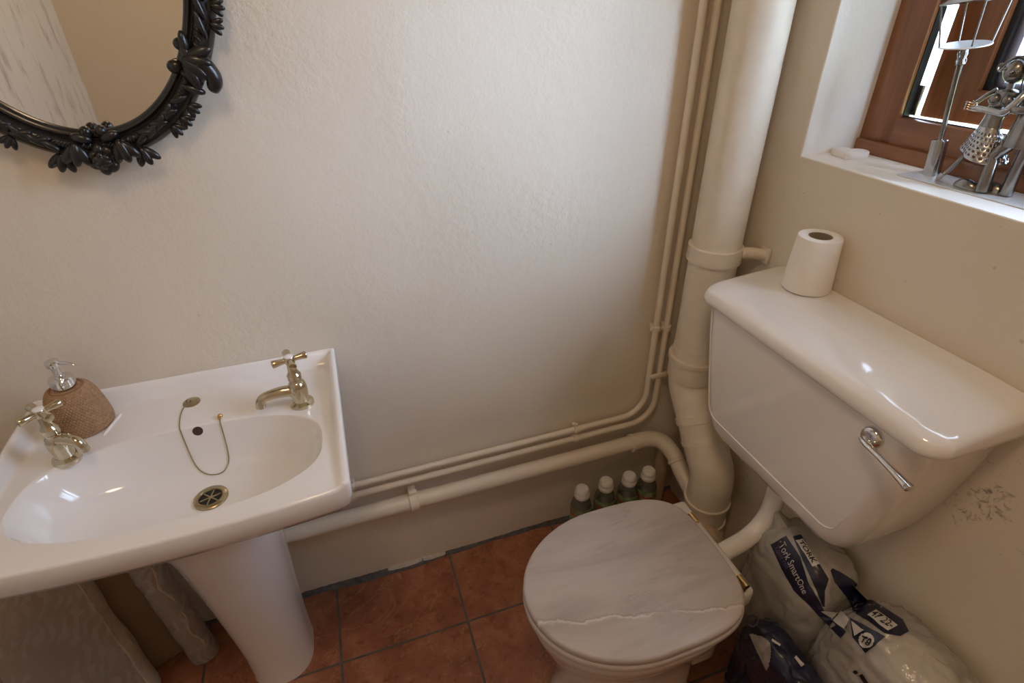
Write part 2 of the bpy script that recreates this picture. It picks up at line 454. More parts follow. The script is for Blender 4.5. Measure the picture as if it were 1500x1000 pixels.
# ragged dark grout strip where back wall meets floor
m = MB(); n = 220; vs = []; fs = []
for i in range(n + 1):
    x = lerp(XL, XR, i / n)
    w = .013 + .006 * math.sin(x * 9 + 2) + .002 * math.sin(x * 41) + random.uniform(-.001, .001)
    hh = .0085 + .002 * math.sin(x * 17) + random.uniform(-.001, .001)
    vs += [(x, -w, .0002), (x, -w * .75, .003), (x, -.003, hh), (x, .004, hh), (x, .004, .0002)]
for i in range(n):
    for k in range(4):
        a = i * 5 + k; fs.append((a, a + 1, a + 6, a + 5))
m.add(vs, fs)
struct(m.build('trim_1', M_grout, angle=60), 'ragged dark grout line along the back wall', 'trim')
# pale chips of filler over the grout
m = MB()
for x0, x1 in ((-.045, .055), (.058, .125)):
    k = 14; rings = []
    for i in range(k + 1):
        t = i / k; x = lerp(x0, x1, t); w = .010 * math.sin(PI * min(1, max(.02, t))) ** .4 + random.uniform(-.0015, .0015)
        rings.append([(x, -.008 - w * .5, .0075), (x, -.008 + w * .2, .011), (x, .0, .0125), (x, .0, .006)])
    m.loft(rings)
struct(m.build('trim_2', M_chip, angle=60), 'pale chips of filler on the floor edge', 'trim')

# ------------------------------------------------------------------ window
FX = 1.040                                    # room-side face of the frame
win = bpy.data.objects.new('window_1', None); COL.objects.link(win); win.location = (FX, (WY0 + WY1) / 2, WZ0)
struct(win, 'dark brown wooden casement window in deep reveal, opened outwards', 'window')
LIP = .070
m = MB()
def frame_bar(y0, y1, z0, z1, x0, x1, r=.004): m.box(((x0 + x1) / 2, (y0 + y1) / 2, (z0 + z1) / 2), (x1 - x0, abs(y1 - y0), z1 - z0), r)
# uprights
for a, bq, bb in ((WY0 + .002, WY0 - LIP, WY0 - .032), (WY1 - .002, WY1 + LIP, WY1 + .032)):
    frame_bar(a, bq, WZ0 - .002, WZ1 + .002, FX, FX + .011)
    frame_bar(a, bb, WZ0 - .002, WZ1 + .002, FX + .0105, FX + .062)
m.build('frame_upright', M_woodv, win)
m = MB()
frame_bar(WY0 - LIP + .006, WY1 + LIP - .006, WZ0 - .002, WZ0 + .074, FX + .0006, FX + .0165)
frame_bar(WY0 - .03, WY1 + .03, WZ0 - .002, WZ0 + .046, FX + .015, FX + .062)
frame_bar(WY0 - LIP, WY1 + LIP, WZ1 - .074, WZ1 + .002, FX + .0006, FX + .0165)
frame_bar(WY0 - .03, WY1 + .03, WZ1 - .04, WZ1 + .002, FX + .015, FX + .062)
m.build('frame_rail', M_woodh, win)
m = MB(); m.box((FX - .004, (WY0 + WY1) / 2, WZ0 + .013), (.012, WY0 - WY1 - .004, .026), .003)
m.build('sill_bead', M_woodh, win)
m = MB()
g = .006
m.box((FX + .0195, WY0 - LIP + .006, (WZ0 + WZ1) / 2), (.017, .011, WZ1 - WZ0 - .10))
m.box((FX + .017, (WY0 + WY1) / 2, WZ0 + .072), (.006, WY0 - WY1 - .14, g))
m.build('gasket', M_gask, win)
# casement, hung on the left, a few degrees open
AX = Vector((1.117, -.240, 0)); ANG = math.radians(5)
cas = bpy.data.objects.new('casement', None); COL.objects.link(cas); cas.parent = win; cas.location = AX - Vector(win.location) + Vector((0, 0, 0))
cas.rotation_euler = (0, 0, ANG)
SW, SZ0, SZ1 = .60, 1.198 - 0, 2.00
class CMB(MB): pass
def cbuild(mb, name, mat):
    o = mb.build(name, mat, None); o.parent = cas; o.location = (0, 0, 0); return o
st, rl = .086, .056
m = MB()
m.box((.024, -st / 2, (SZ0 + SZ1) / 2), (.048, st, SZ1 - SZ0), .004)
m.box((.024, -SW + st / 2, (SZ0 + SZ1) / 2), (.048, st, SZ1 - SZ0), .004)
cbuild(m, 'stile', M_woodv)
m = MB()
m.box((.024, -SW / 2, SZ0 + rl / 2), (.046, SW - st * 1.6, rl), .004)
m.box((.024, -SW / 2, SZ1 - rl / 2), (.046, SW - st * 1.6, rl), .004)
cbuild(m, 'casement_rail', M_woodh)
m = MB()
m.box((.018, -st - .004, (SZ0 + SZ1) / 2), (.012, .010, SZ1 - SZ0 - .1)); m.box((.018, -SW / 2, SZ0 + rl + .003), (.012, SW - .12, .010))
cbuild(m, 'glazing_gasket', M_gask)
m = MB(); m.box((.034, -st - .013, (SZ0 + SZ1) / 2), (.016, .020, SZ1 - SZ0 - .1), .002)
m.box((.034, -SW / 2, SZ0 + rl + .008), (.016, SW - .12, .012), .002)
cbuild(m, 'spacer_bar', M_spacer)
m = MB(); m.box((.024, -SW / 2, (SZ0 + SZ1) / 2), (.003, SW - .11, SZ1 - SZ0 - .1))
cbuild(m, 'glass_pane', M_glass)
# friction stay at the bottom hinge corner
m = MB()
m.box((FX + .0285, WY0 - LIP - .004, WZ0 + .102), (.003, .012, .052), .001)
for k in range(3): m.lathe([(.0028, 0), (.0028, .0012)], 10, Matrix.Translation((FX + .0272, WY0 - LIP - .004, WZ0 + .086 + .016 * k)) @ Matrix.Rotation(-PI / 2, 4, 'Y'), 1)
m.build('hinge_stay', [M_steelb, M_hole], win)

# outside: lawn then pale yard, sloping hedge bank far off
m = MB(); m.box((16, -2, -.35), (29, 60, .1))
def ground_mat():
    m_, nt, b_ = new_mat('lawn_and_pale_yard'); co = objco(nt)
    sx = nd(nt, 'ShaderNodeSeparateXYZ'); nt.links.new(co, sx.inputs[0])
    n = noise(nt, 1.5, 4, .6, co)
    xx = math_(nt, 'ADD', sx.outputs['X'], math_(nt, 'MULTIPLY', n.outputs['Fac'], 1.2))
    f = ramp(nt, math_(nt, 'MULTIPLY', xx, .1), [(.82, (0, 0, 0)), (.95, (1, 1, 1))]).outputs[0]
    gcol = ramp(nt, noise(nt, 14, 5, .7, co).outputs['Fac'], [(.3, (.34, .36, .10)), (.7, (.55, .52, .20))]).outputs[0]
    nt.links.new(mixc(nt, f, gcol, (.70, .70, .66)), b_.inputs['Base Color']); b_.inputs['Roughness'].default_value = .9
    return m_
struct(m.build('ground', ground_mat()), 'bright lawn and pale yard outside the window', 'ground')

# ------------------------------------------------------------------ wash basin
BX0, BX1, BYF = -.607, -.056, -.405
BC = Vector((-.325, -.268)); BA, BB, BN = .230, .1185, 2.7
DR = Vector((-.303, -.249)); DRZ = .659
NA = 288
def bowl_pt(th, s=1.0):
    c, sn = math.cos(th), math.sin(th)
    k = (abs(c) ** BN + abs(sn) ** BN) ** (-1 / BN)
    return Vector((BA * k * c * s, BB * k * sn * s))
# angular samples so that rectangle corners are hit exactly
def rect_hit(th, x0, x1, y0, y1, c):
    d = Vector((math.cos(th), math.sin(th))); t = 9
    if d.x > 1e-9: t = min(t, (x1 - c.x) / d.x)
    if d.x < -1e-9: t = min(t, (x0 - c.x) / d.x)
    if d.y > 1e-9: t = min(t, (y1 - c.y) / d.y)
    if d.y < -1e-9: t = min(t, (y0 - c.y) / d.y)
    return c + d * t
corners = sorted(math.atan2(y - BC.y, x - BC.x) for x in (BX0, BX1) for y in (BYF, -.001))
ths = sorted(set([round(2 * PI * i / NA - PI, 6) for i in range(NA)] + [round(c + k, 6) for c in corners for k in (-.02, -.01, -.005, 0, .005, .01, .02)]))
def rrect_ring(inset, z, rc=.007, bow=1, back=1.0):
    """outer outline of the basin, inset inwards, with rounded corners and a bowed front"""
    x0, x1, y0, y1 = BX0 + inset, BX1 - inset, BYF + inset, -.001 - inset * back
    out = []
    for th in ths:
        p = rect_hit(th, x0, x1, y0, y1, BC)
        cx = min(max(p.x, x0 + rc), x1 - rc); cy = min(max(p.y, y0 + rc), y1 - rc)
        dx, dy = p.x - cx, p.y - cy
        if dx and dy:
            l = math.hypot(dx, dy); p = Vector((cx + dx / l * rc, cy + dy / l * rc))
        if p.y < BC.y:
            u = (p.x - (BX0 + BX1) / 2) / ((BX1 - BX0) / 2)
            p.y -= bow * .017 * (1 - u * u) * sst(BC.y, BYF, p.y)
        out.append((p.x, p.y, z))
    return out
def ledge_z(x, y):
    dback = -y; dside = min(x - BX0, BX1 - x)
    z = .749 + .011 * sst(-.14, -.36, y)
    hb = .029 * (1 - sst(.010, .030, dback))
    hs = lerp(.028, .007, sst(-.08, -.42, y)) * (1 - sst(.008, .026, dside))
    return z + max(hb, hs)
rings = []
for s, dz in [(.16, 0), (.3, .001), (.45, .004), (.58, .008), (.70, .015), (.80, .027), (.87, .045), (.92, .068), (.955, .088), (.98, .103), (.992, .1095), (1.0, .113)]:
    r = []
    for th in ths:
        q = bowl_pt(th, s); c = DR.lerp(BC, sst(0, 1, s) if s < 1 else 1)
        ed = bowl_pt(th, 1.0) + BC
        zt = ledge_z(ed.x, ed.y) - .001
        r.append((c.x + q.x, c.y + q.y, lerp(DRZ, zt, min(1, dz / .113))))
    rings.append(r)
outer = rrect_ring(.0045, 0)
for t in [.02, .05, .1, .18, .28, .38, .48, .58, .66, .74, .80, .85, .90, .94, .97, 1.0]:
    r = []
    for th, o_ in zip(ths, outer):
        e = bowl_pt(th) + BC; x = lerp(e.x, o_[0], t); y = lerp(e.y, o_[1], t)
        r.append((x, y, ledge_z(x, y)))
    rings.append(r)
top = rings[-1]
for ins, dz in ((.0015, -.0015), (0, -.005)):
    rr = rrect_ring(ins, 0); rings.append([(p[0], p[1], t[2] + dz) for p, t in zip(rr, top)])
for ins, z, bk in ((.0006, .737, 1), (.004, .718, .6), (.014, .700, .3), (.040, .683, .15), (.08, .660, .1), (.13, .636, .1)):
    rings.append(rrect_ring(ins, z, .008 + ins * .6, 1, bk))
basin = thing('wash_basin', 'white ceramic pedestal wash basin with two cross-head taps', 'basin', (-.325, -.22, .675))
m = MB(); m.loft(rings)
bowl = m.build('bowl', M_cer, basin, angle=50)
BVB = BVHTree.FromPolygons([Vector(p) for p in m.v], m.f)
def on_basin(x, y):
    h_, n_, _, _ = BVB.ray_cast(Vector((x, y, 1.2)), Vector((0, 0, -1))); return h_, (n_ if n_.z > 0 else -n_)
# moulded ridge of the soap tray
m = MB()
P = [on_basin(lerp(-.455, -.470, t), lerp(-.060, -.120, t))[0] + Vector((0, 0, .0004)) for t in [i / 8 for i in range(9)]]
m.tube(P, [.0008] + [.0032] * 7 + [.0008], 10)
m.build('soap_tray_ridge', M_cer, basin)
# waste outlet
def frame_on(pos, nrm):
    q = Vector((0, 0, 1)).rotation_difference(nrm); return Matrix.Translation(pos) @ q.to_matrix().to_4x4()
Md = Matrix.Translation((DR.x, DR.y, DRZ + .0012))
w = MB(); w.lathe([(.0175, -.004), (.0185, .002), (.020, .0044), (.026, .0040), (.0285, .0020), (.0285, -.003)], 44, Md)
waste = w.build('waste_outlet', M_dkbrass, basin)
w = MB(); w.lathe([(.018, -.004), (.018, -.003)], 32, Matrix.Translation((0, 0, .0042)) @ Md)
w.build('drain_hole', M_hole, waste)
w = MB()
for k in range(3):
    a = PI / 3 * k + .3; d = Vector((math.cos(a), math.sin(a), 0)) * .0178
    w.tube([Md @ (-d + Vector((0, 0, .0016))), Md @ (d + Vector((0, 0, .0016)))], .0014, 8)
w.build('drain_cross', M_dkbrass, waste)
# overflow hole
p, nn = on_basin(-.314, -.152)
w = MB(); w.lathe([(.0001, .0004), (.0085, .0008), (.0088, .0002), (.0088, -.001)], 24, frame_on(p, nn))
w.build('overflow_hole', M_ohole, basin)
# chain stay, chain and plug eye
p, nn = on_basin(-.333, -.068)
w = MB(); Ms = frame_on(p, nn)
w.lathe([(.0001, .0042), (.004, .004), (.013, .0032), (.0155, .0016), (.016, -.001)], 30, Ms); w.torus(Ms @ Vector((-.004, -.002, .006)), .0035, .0010, Matrix.Rotation(PI / 2, 4, 'X'))
stay = w.build('chain_stay', M_dkbrass, basin)
cp = [(-.339, -.070), (-.346, -.090), (-.345, -.125), (-.338, -.160), (-.325, -.182), (-.306, -.194), (-.288, -.194), (-.277, -.180), (-.274, -.160), (-.274, -.142)]
def lift(x, y, dz):
    p_, n_ = on_basin(x, y); return p_ + n_ * dz
w = MB(); w.tube([lift(q.x, q.y, .0016) for q in smooth([(x, y, 0) for x, y in cp], 9)], .0011, 8)
w.build('chain', M_dkbrass, stay)
w = MB(); w.ell(lift(-.274, -.138, .004), (.0048, .0048, .0048)); w.torus(lift(-.2745, -.142, .004), .0032, .0011)
w.build('chain_ball', M_brass, stay)

def make_tap(base, spout_dir, hub_rot, lean=(0, 0), ln=1.0):
    t = bpy.data.objects.new('tap', None); COL.objects.link(t); t.parent = basin; t.location = Vector(base) - Vector(basin.location)
    B = Vector(base)
    Mt = Matrix.Translation(B) @ Euler((lean[0], lean[1], 0)).to_matrix().to_4x4()
    a = MB()
    a.lathe([(.021, -.004), (.0222, .001), (.0215, .0055), (.0175, .0085), (.0150, .010), (.0150, .018), (.0165, .028), (.0168, .042), (.0145, .050),
             (.0112, .053), (.0112, .058), (.0128, .060), (.0128, .069), (.0108, .072), (.0082, .078), (.0075, .092), (.0068, .098)], 36, Mt)
    a.build('tap_body', M_nick, t, 32)
    d = Vector((math.cos(spout_dir), math.sin(spout_dir), 0))
    a = MB(); O = Mt @ Vector((0, 0, .036 + (1 - ln) * .03))
    d = d * ln
    pth = smooth([O + d * .008 + Vector((0, 0, -.002)), O + d * .028 + Vector((0, 0, .001)), O + d * .048 + Vector((0, 0, .000)), O + d * .062 + Vector((0, 0, -.003)), O + d * .0690 + Vector((0, 0, -.011)), O + d * .0705 + Vector((0, 0, -.021))], 7)
    k = len(pth); a.tube(pth, [lerp(.0118, .0085, min(1, i / (k * .6))) if i < k * .75 else lerp(.0085, .0095, (i - k * .75) / (k * .25)) for i in range(k)], 18)
    a.build('spout', M_nick, t)
    a = MB(); H = Mt @ Vector((0, 0, .1015))
    Mh = Matrix.Translation(H) @ Euler((lean[0], lean[1], hub_rot)).to_matrix().to_4x4()
    a.lathe([(.0088, -.007), (.0100, -.004), (.0100, .004), (.0088, .0062)], 24, Mh)
    for q in range(4):
        R = Matrix.Rotation(q * PI / 2, 4, 'Z'); A = Mh @ R
        a.tube([A @ Vector((x, 0, 0)) for x in (.006, .012, .020, .0285, .0305, .0318)], [.0056, .0053, .0062, .0074, .0066, .0025], 14)
    hd = a.build('cross_handle', M_nick, t)
    a = MB(); a.lathe([(.0082, .0058), (.0082, .0078), (.0066, .0092), (.0001, .0096)], 24, Mh)
    a.build('indicator_disc', M_cer, t)
    return t
bz, _ = on_basin(-.129, -.148)
make_tap((-.128, -.146, bz.z), math.radians(184), .22, (-.02, -.02))
bz, _ = on_basin(-.512, -.168)
make_tap((-.511, -.168, bz.z), math.radians(-28), .75, (0, 0), .64)

# pedestal
ped = []
for z, hw, yf, yb, e in [(0, .074, -.232, -.075, 3.2), (.02, .073, -.230, -.075, 3.2), (.10, .074, -.232, -.073, 3.2), (.25, .080, -.247, -.070, 3.2), (.40, .088, -.265, -.066, 3.1), (.52, .098, -.285, -.062, 3.0), (.585, .112, -.303, -.058, 2.8), (.615, .126, -.316, -.052, 2.6), (.634, .138, -.326, -.050, 2.6)]:
    r = []; yc = (yf + yb) / 2; hy = (yb - yf) / 2
    for i in range(72):
        th = 2 * PI * i / 72; c, sn = math.cos(th), math.sin(th)
        ee = 2.3 if sn < 0 else 5
        k = (abs(c) ** ee + abs(sn) ** ee) ** (-1 / ee)
        r.append((-.331 + hw * k * c, yc + hy * k * sn, z))
    ped.append(r)
m = MB(); m.loft(ped)
o = m.build('basin_pedestal', M_cer, angle=60, loc=(-.331, -.15, 0))
o['label'] = 'white ceramic pedestal column holding up the wash basin'; o['category'] = 'pedestal'

# soap dispenser
sp = on_basin(-.508, -.076)[0]
sd = thing('soap_dispenser', 'brown woven cord soap dispenser with chrome pump on the basin corner', 'soap dispenser', sp)
prof = [(.0420, 0), (.0448, .004), (.0455, .014), (.0447, .028), (.0430, .043), (.0408, .058), (.0378, .070), (.0342, .079), (.0300, .0850), (.0268, .0868), (.0250, .0866)]
m = MB(); NR, NT = 111, 208; rings = []
L = [0]
for a, c in zip(prof, prof[1:]): L.append(L[-1] + math.hypot(c[0] - a[0], c[1] - a[1]))
for i in range(NR):
    s_ = L[-1] * i / (NR - 1); r0 = interp(list(zip(L, [p[0] for p in prof])), s_); z0 = interp(list(zip(L, [p[1] for p in prof])), s_)
    row = i // 5; ph = (i % 5) / 5
    ring = []
    for j in range(NT):
        th = 2 * PI * j / NT
        kn = abs(math.sin(PI * ph)) * (.5 + .5 * math.cos(52 * th + PI * row + ph * 2.2))
        r = r0 + .0022 * kn
        ring.append((sp.x + r * math.cos(th), sp.y + r * math.sin(th), sp.z + z0))
    rings.append(ring)
m.loft(rings); m.build('woven_body', M_rope, sd, angle=180)
T = Matrix.Translation(sp)
m = MB(); m.lathe([(.0262, .080), (.0262, .0874), (.0235, .0880), (.0215, .0850), (.0210, .078)], 36, T); m.build('body_lip', M_ropedk, sd)
m = MB(); m.lathe([(.0178, .078), (.0178, .095), (.0190, .096), (.0190, .1075), (.0176, .1092), (.0085, .1095), (.0080, .112), (.0062, .1130), (.0062, .1300), (.0070, .131), (.0100, .1325), (.0108, .135), (.0108, .1415), (.0096, .1432), (.0001, .1436)], 36, T)
pump = m.build('pump', M_chrome, sd, 35)
m = MB(); m.tube([sp + Vector((.006, 0, .1375)), sp + Vector((.020, -.004, .1370)), sp + Vector((.031, -.0075, .1345)), sp + Vector((.0335, -.0085, .1310))], [.0036, .0030, .0026, .0026], 12)
m.build('nozzle', M_chrome, pump)

# ------------------------------------------------------------------ mirror
MCX, MCZ, MA, MBb = -.327, 1.508, .186, .266
mir = thing('wall_mirror', 'oval mirror with ornate black carved frame above the basin', 'mirror', (MCX, 0, MCZ))
m = MB(); n = 96
m.add([(MCX + (MA + .006) * math.cos(2 * PI * i / n), -.0135, MCZ + (MBb + .006) * math.sin(2 * PI * i / n)) for i in range(n)] + [(MCX + (MA + .006) * math.cos(2 * PI * i / n), -.009, MCZ + (MBb + .006) * math.sin(2 * PI * i / n)) for i in range(n)],
      [tuple(range(n))[::-1], tuple(range(n, 2 * n))] + [(i, (i + 1) % n, (i + 1) % n + n, i + n) for i in range(n)])
m.build('mirror_glass', M_mirror, mir, angle=20)
def rim(phi, off, y):
    """point on the frame: off outwards from the glass edge"""
    c, s_ = math.cos(phi), math.sin(phi)
    nv = Vector((c / MA, 0, s_ / MBb)).normalized()
    return Vector((MCX + MA * c, y, MCZ + MBb * s_)) + nv * off, nv
m = MB(); rings = []
pr = [(-.001, -.004), (-.001, -.018), (.003, -.024), (.007, -.025), (.010, -.021), (.012, -.021), (.016, -.029), (.021, -.032), (.026, -.030), (.030, -.024), (.032, -.023), (.036, -.025), (.040, -.021), (.042, -.013), (.040, -.004)]
for i in range(160):
    ph = 2 * PI * i / 160
    rings.append([tuple(rim(ph, a, b_)[0]) for a, b_ in pr])
rings.append(rings[0]); m.loft(rings, False, False)
m.build('frame_ring', M_black, mir, angle=60)
def leaf(mb, phi, off, tang, out, rad, lobes=3, dirs=1, y=-.022):
    """a small acanthus leaf: overlapping flattened lobes"""
    p, nv = rim(phi, off, y); tv = Vector((-nv.z, 0, nv.x)) * dirs
    for q in range(lobes):
        u = (q - (lobes - 1) / 2)
        c = p + tv * (u * tang) + nv * (out * (1 - .25 * abs(u))) + Vector((0, -.002 * (lobes - abs(u)), 0))
        ang = math.atan2(nv.z, nv.x) + u * .55 * dirs
        mb.ell(c, (rad * 1.7, rad * .62, rad * .72), (0, -ang, 0), 14, 8)
def beads(mb, p0, p1, off, rad, num, y=-.033):
    for i in range(num):
        p, nv = rim(lerp(p0, p1, i / (num - 1)), off, y)
        mb.ell(p, (rad, rad * .8, rad), None, 10, 6)
R_ = math.radians
# rope of small ribs along the middle ring
m = MB()
for i in range(150):
    ph = 2 * PI * i / 150
    p, nv = rim(ph, .021, -.0300); a = math.atan2(nv.z, nv.x)
    m.ell(p, (.0062, .0035, .0028), (0, -a + .6, 0), 10, 6)
m.build('ribbed_moulding', M_black, mir)
# carved leaf and scroll work, mirrored left/right and top/bottom
def scrollwork(mb, a0, sgn):
    f = lambda d: R_(a0 + sgn * d)
    # big shell with beak scroll
    leaf(mb, f(0), .022, .011, .006, .013, 4, sgn, -.034)
    for k in range(5):
        p, nv = rim(f(-5 + 3.2 * k), .006 + .007 * k, -.036); mb.ell(p, (.017, .008, .0065), (0, -R_(a0) + .9 - .3 * k, 0), 14, 8)
    p, nv = rim(f(4), .002, -.028); mb.ell(p, (.012, .010, .010))
    p, nv = rim(f(-4), .001, -.028); mb.ell(p, (.010, .009, .009))
    q0, nv = rim(f(1), .030, -.034); tv = Vector((-nv.z, 0, nv.x)) * -sgn
    pth = smooth([q0 + tv * .010, q0 + nv * .010 + tv * .006, q0 + nv * .022 - tv * .002, q0 + nv * .026 - tv * .012, q0 + nv * .022 - tv * .022], 6)
    k = len(pth); mb.tube(pth, [lerp(.015, .0095, i / k) if i < k - 3 else .0095 * (.9 - .25 * (i - k + 3)) for i in range(k)], 14)
    # frilled leaves running away from the shell
    for d, o in ((-13, .040), (-18, .040), (-22, .038), (14, .040), (19, .041), (23.5, .040)):
        leaf(mb, f(d), o, .0055, .005, .0062, 3, sgn, -.022)
    for k in range(5):
        p, nv = rim(f(-12 - 5 * k), .024 - .003 * k, -.032); mb.ell(p, (.020, .006, .005), (0, -math.atan2(nv.z, nv.x) - PI / 2 + .5 * sgn, 0), 14, 8)
    for k in range(4):
        p, nv = rim(f(14 + 6 * k), .022, -.032); mb.ell(p, (.014, .006, .005), (0, -math.atan2(nv.z, nv.x) - PI / 2 - .5 * sgn, 0), 14, 8)
for a0, sg in ((-39, -1), (-141, 1), (39, 1), (141, -1)):
    m = MB(); scrollwork(m, a0, sg); m.build('leaf_scroll', M_black, mir, angle=180)
def rosette(a0):
    mb = MB(); f = lambda d: R_(a0 + d)
    p, nv = rim(f(0), .040, -.036); tv = Vector((-nv.z, 0, nv.x))
    mb.ell(p, (.013, .013, .013))
    for k in range(7):
        a = 2 * PI * k / 7; c = p + (nv * math.sin(a) + tv * math.cos(a)) * .014 + Vector((0, .004, 0))
        mb.ell(c, (.011, .008, .0085), (0, -a, 0), 14, 8)
    for k in range(6):
        a = 2 * PI * k / 6 + .4; c = p + (nv * math.sin(a) + tv * math.cos(a)) * .0075 + Vector((0, -.006, 0))
        mb.ell(c, (.0065, .006, .0055), (0, -a, 0), 12, 8)
    for s_ in (-1, 1):
        leaf(mb, f(13 * s_), .046, .0085, .004, .009, 3, s_, -.024)
        leaf(mb, f(8 * s_), .030, .008, .002, .011, 3, s_, -.033)
        c, _ = rim(f(3.2 * s_), -.001, -.030); mb.ell(c, (.0085, .009, .0085))
        c, _ = rim(f(5.5 * s_), .008, -.033); mb.ell(c, (.014, .008, .0075), (0, -.3 * s_, 0))
        for k in range(4):
            c, nv2 = rim(f(s_ * (16 + 5 * k)), .026 - .002 * k, -.032); mb.ell(c, (.015, .006, .005), (0, -math.atan2(nv2.z, nv2.x) - PI / 2 - .35 * s_, 0), 14, 8)
    return mb
rosette(-90).build('carved_rosette', M_black, mir, angle=180)
rosette(90).build('carved_rosette', M_black, mir, angle=180)

# ------------------------------------------------------------------ pipes
def ring_band(mb, c, axis, r, h, t=.003):
    q = Vector((0, 0, 1)).rotation_difference(Vector(axis).normalized()).to_matrix().to_4x4()
    mb.lathe([(r, -h / 2), (r + t, -h / 2 + .0012), (r + t, h / 2 - .0012), (r, h / 2)], 36, Matrix.Translation(c) @ q)
soil = thing('soil_pipe', 'thick cream-painted soil pipe rising in the corner behind the cistern', 'pipe', (.81, -.10, 0))
SR = .055
m = MB(); m.tube([(.812, -.100, ZC + .01), (.812, -.100, .64)], SR, 48); m.build('straight_pipe', M_pipe, soil)
low = fillet([(.812, -.100, .65), (.812, -.100, .535), (.818, -.252, .335), (.818, -.252, .02)], [.075, .11], 12)
m = MB(); m.tube(low, SR * 1.02, 48); m.build('offset_bend', M_pipe, soil)
m = MB(); ring_band(m, (.812, -.1, .905), (0, 0, 1), SR, .038, .006); 
m.tube(smooth([(.852, -.140, .912), (.868, -.150, .913), (.884, -.158, .911), (.896, -.166, .911)], 5), .0105, 12, flat=1.35); m.box((.8945, -.166, .911), (.008, .030, .036), .003)
m.build('wall_bracket', M_pipe, soil)
for c, ax, h_, t_ in [((.812, -.1, .588), (0, 0, 1), .060, .006), ((.812, -.1, .618), (0, 0, 1), .014, .010), ((.8145, -.160, .456), (0, .152, .2), .02, .005), ((.8160, -.196, .408), (0, .152, .2), .014, .004),
                   ((.818, -.252, .245), (0, 0, 1), .012, .006), ((.818, -.252, .175), (0, 0, 1), .012, .006), ((.818, -.252, .105), (0, 0, 1), .05, .008)]:
    m = MB(); ring_band(m, c, ax, SR, h_, t_); m.build('socket_collar', M_pipe, soil)
m = MB(); m.tube([(.790, -.300, .150), (.760, -.345, .148), (.700, -.400, .146), (.640, -.450, .146)], .054, 32)
for k in range(6):
    a = k / 5; c = Vector((.772, -.328, .149)).lerp(Vector((.660, -.432, .146)), a); ring_band(m, c, (-.12, -.105, 0), .053, .008, .005)
m.build('pan_connector', M_conn, soil)

# thin supply pipes
def supply(name, label, pts, rad, clips, group):
    t = thing(name, label, 'pipe', (pts[0][0], 0, .4), group)
    m = MB(); m.tube(fillet(pts, rad, 10), .0082, 16); m.build('pipe_run', M_pipe, t)
    for (c, ax) in clips:
        m = MB(); ring_band(m, c, ax, .008, .014, .0035)
        if abs(ax[2]) > .5: m.box((c[0], -.0075, c[2]), (.014, .017, .012), .002); m.box((c[0] - .0135, c[1], c[2]), (.008, .008, .010), .002)
        else: m.box((c[0], -.0075, c[2]), (.012, .017, .014), .002); m.box((c[0], c[1], c[2] + .0135), (.010, .008, .008), .002)
        m.build('pipe_clip', M_pipe, t)
    return t
supply('supply_pipe', 'upper of two thin cream water pipes bending along the back wall', [(.740, -.022, ZC + .01), (.738, -.022, .391), (-.42, -.022, .382)], .072,
       [((.739, -.022, .672), (0, 0, 1)), ((.525, -.022, .390), (1, 0, 0)), ((-.085, -.022, .3845), (1, 0, 0))], 'thin supply pipes')
supply('supply_pipe', 'lower of two thin cream water pipes bending along the back wall', [(.772, -.022, ZC + .01), (.770, -.022, .358), (-.42, -.022, .348)], .072,
       [((.771, -.022, .668), (0, 0, 1)), ((.525, -.022, .3562), (1, 0, 0)), ((-.09, -.022, .3508), (1, 0, 0))], 'thin supply pipes')
# little tie bar touching both verticals near the bend
m = MB(); m.box((.764, -.030, .520), (.058, .008, .014), .003)
o = m.build('pipe_tie', M_pipe, loc=(.762, -.030, .520)); o['label'] = 'small painted bar bridging the two thin pipes beside the thick one'; o['category'] = 'pipe bracket'

wp = thing('waste_pipe', 'cream basin waste pipe running low along the back wall', 'pipe', (.1, 0, .3))
WR = .0215
m = MB(); m.tube([(-.345, -.046, .300), (.700, -.046, .306)], WR, 28); m.build('straight_run', M_pipe, wp)
m = MB(); m.tube(smooth([(.690, -.046, .306), (.742, -.047, .307), (.782, -.062, .301), (.803, -.098, .280), (.809, -.150, .243), (.812, -.200, .215)], 8), WR * 1.08, 28)
m.build('elbow', M_pipe, wp)
m = MB(); m.tube([(.822, -.034, .255), (.822, -.034, .02)], WR, 24); m.build('drop_pipe', M_conn, wp)
m = MB(); ring_band(m, (.056, -.046, .3025), (1, 0, 0), WR, .024, .005); m.box((.056, -.015, .3025), (.02, .034, .02), .003); m.box((.056, -.046, .332), (.022, .012, .012), .003)
m.build('pipe_bracket', M_pipe, wp)
for c, ax in (((.695, -.046, .306), (1, 0, 0)), ((.8055, -.118, .267), (.08, -.82, -.55))):
    m = MB(); ring_band(m, c, ax, WR * 1.08, .010, .003); m.build('pipe_collar', M_pipe, wp)

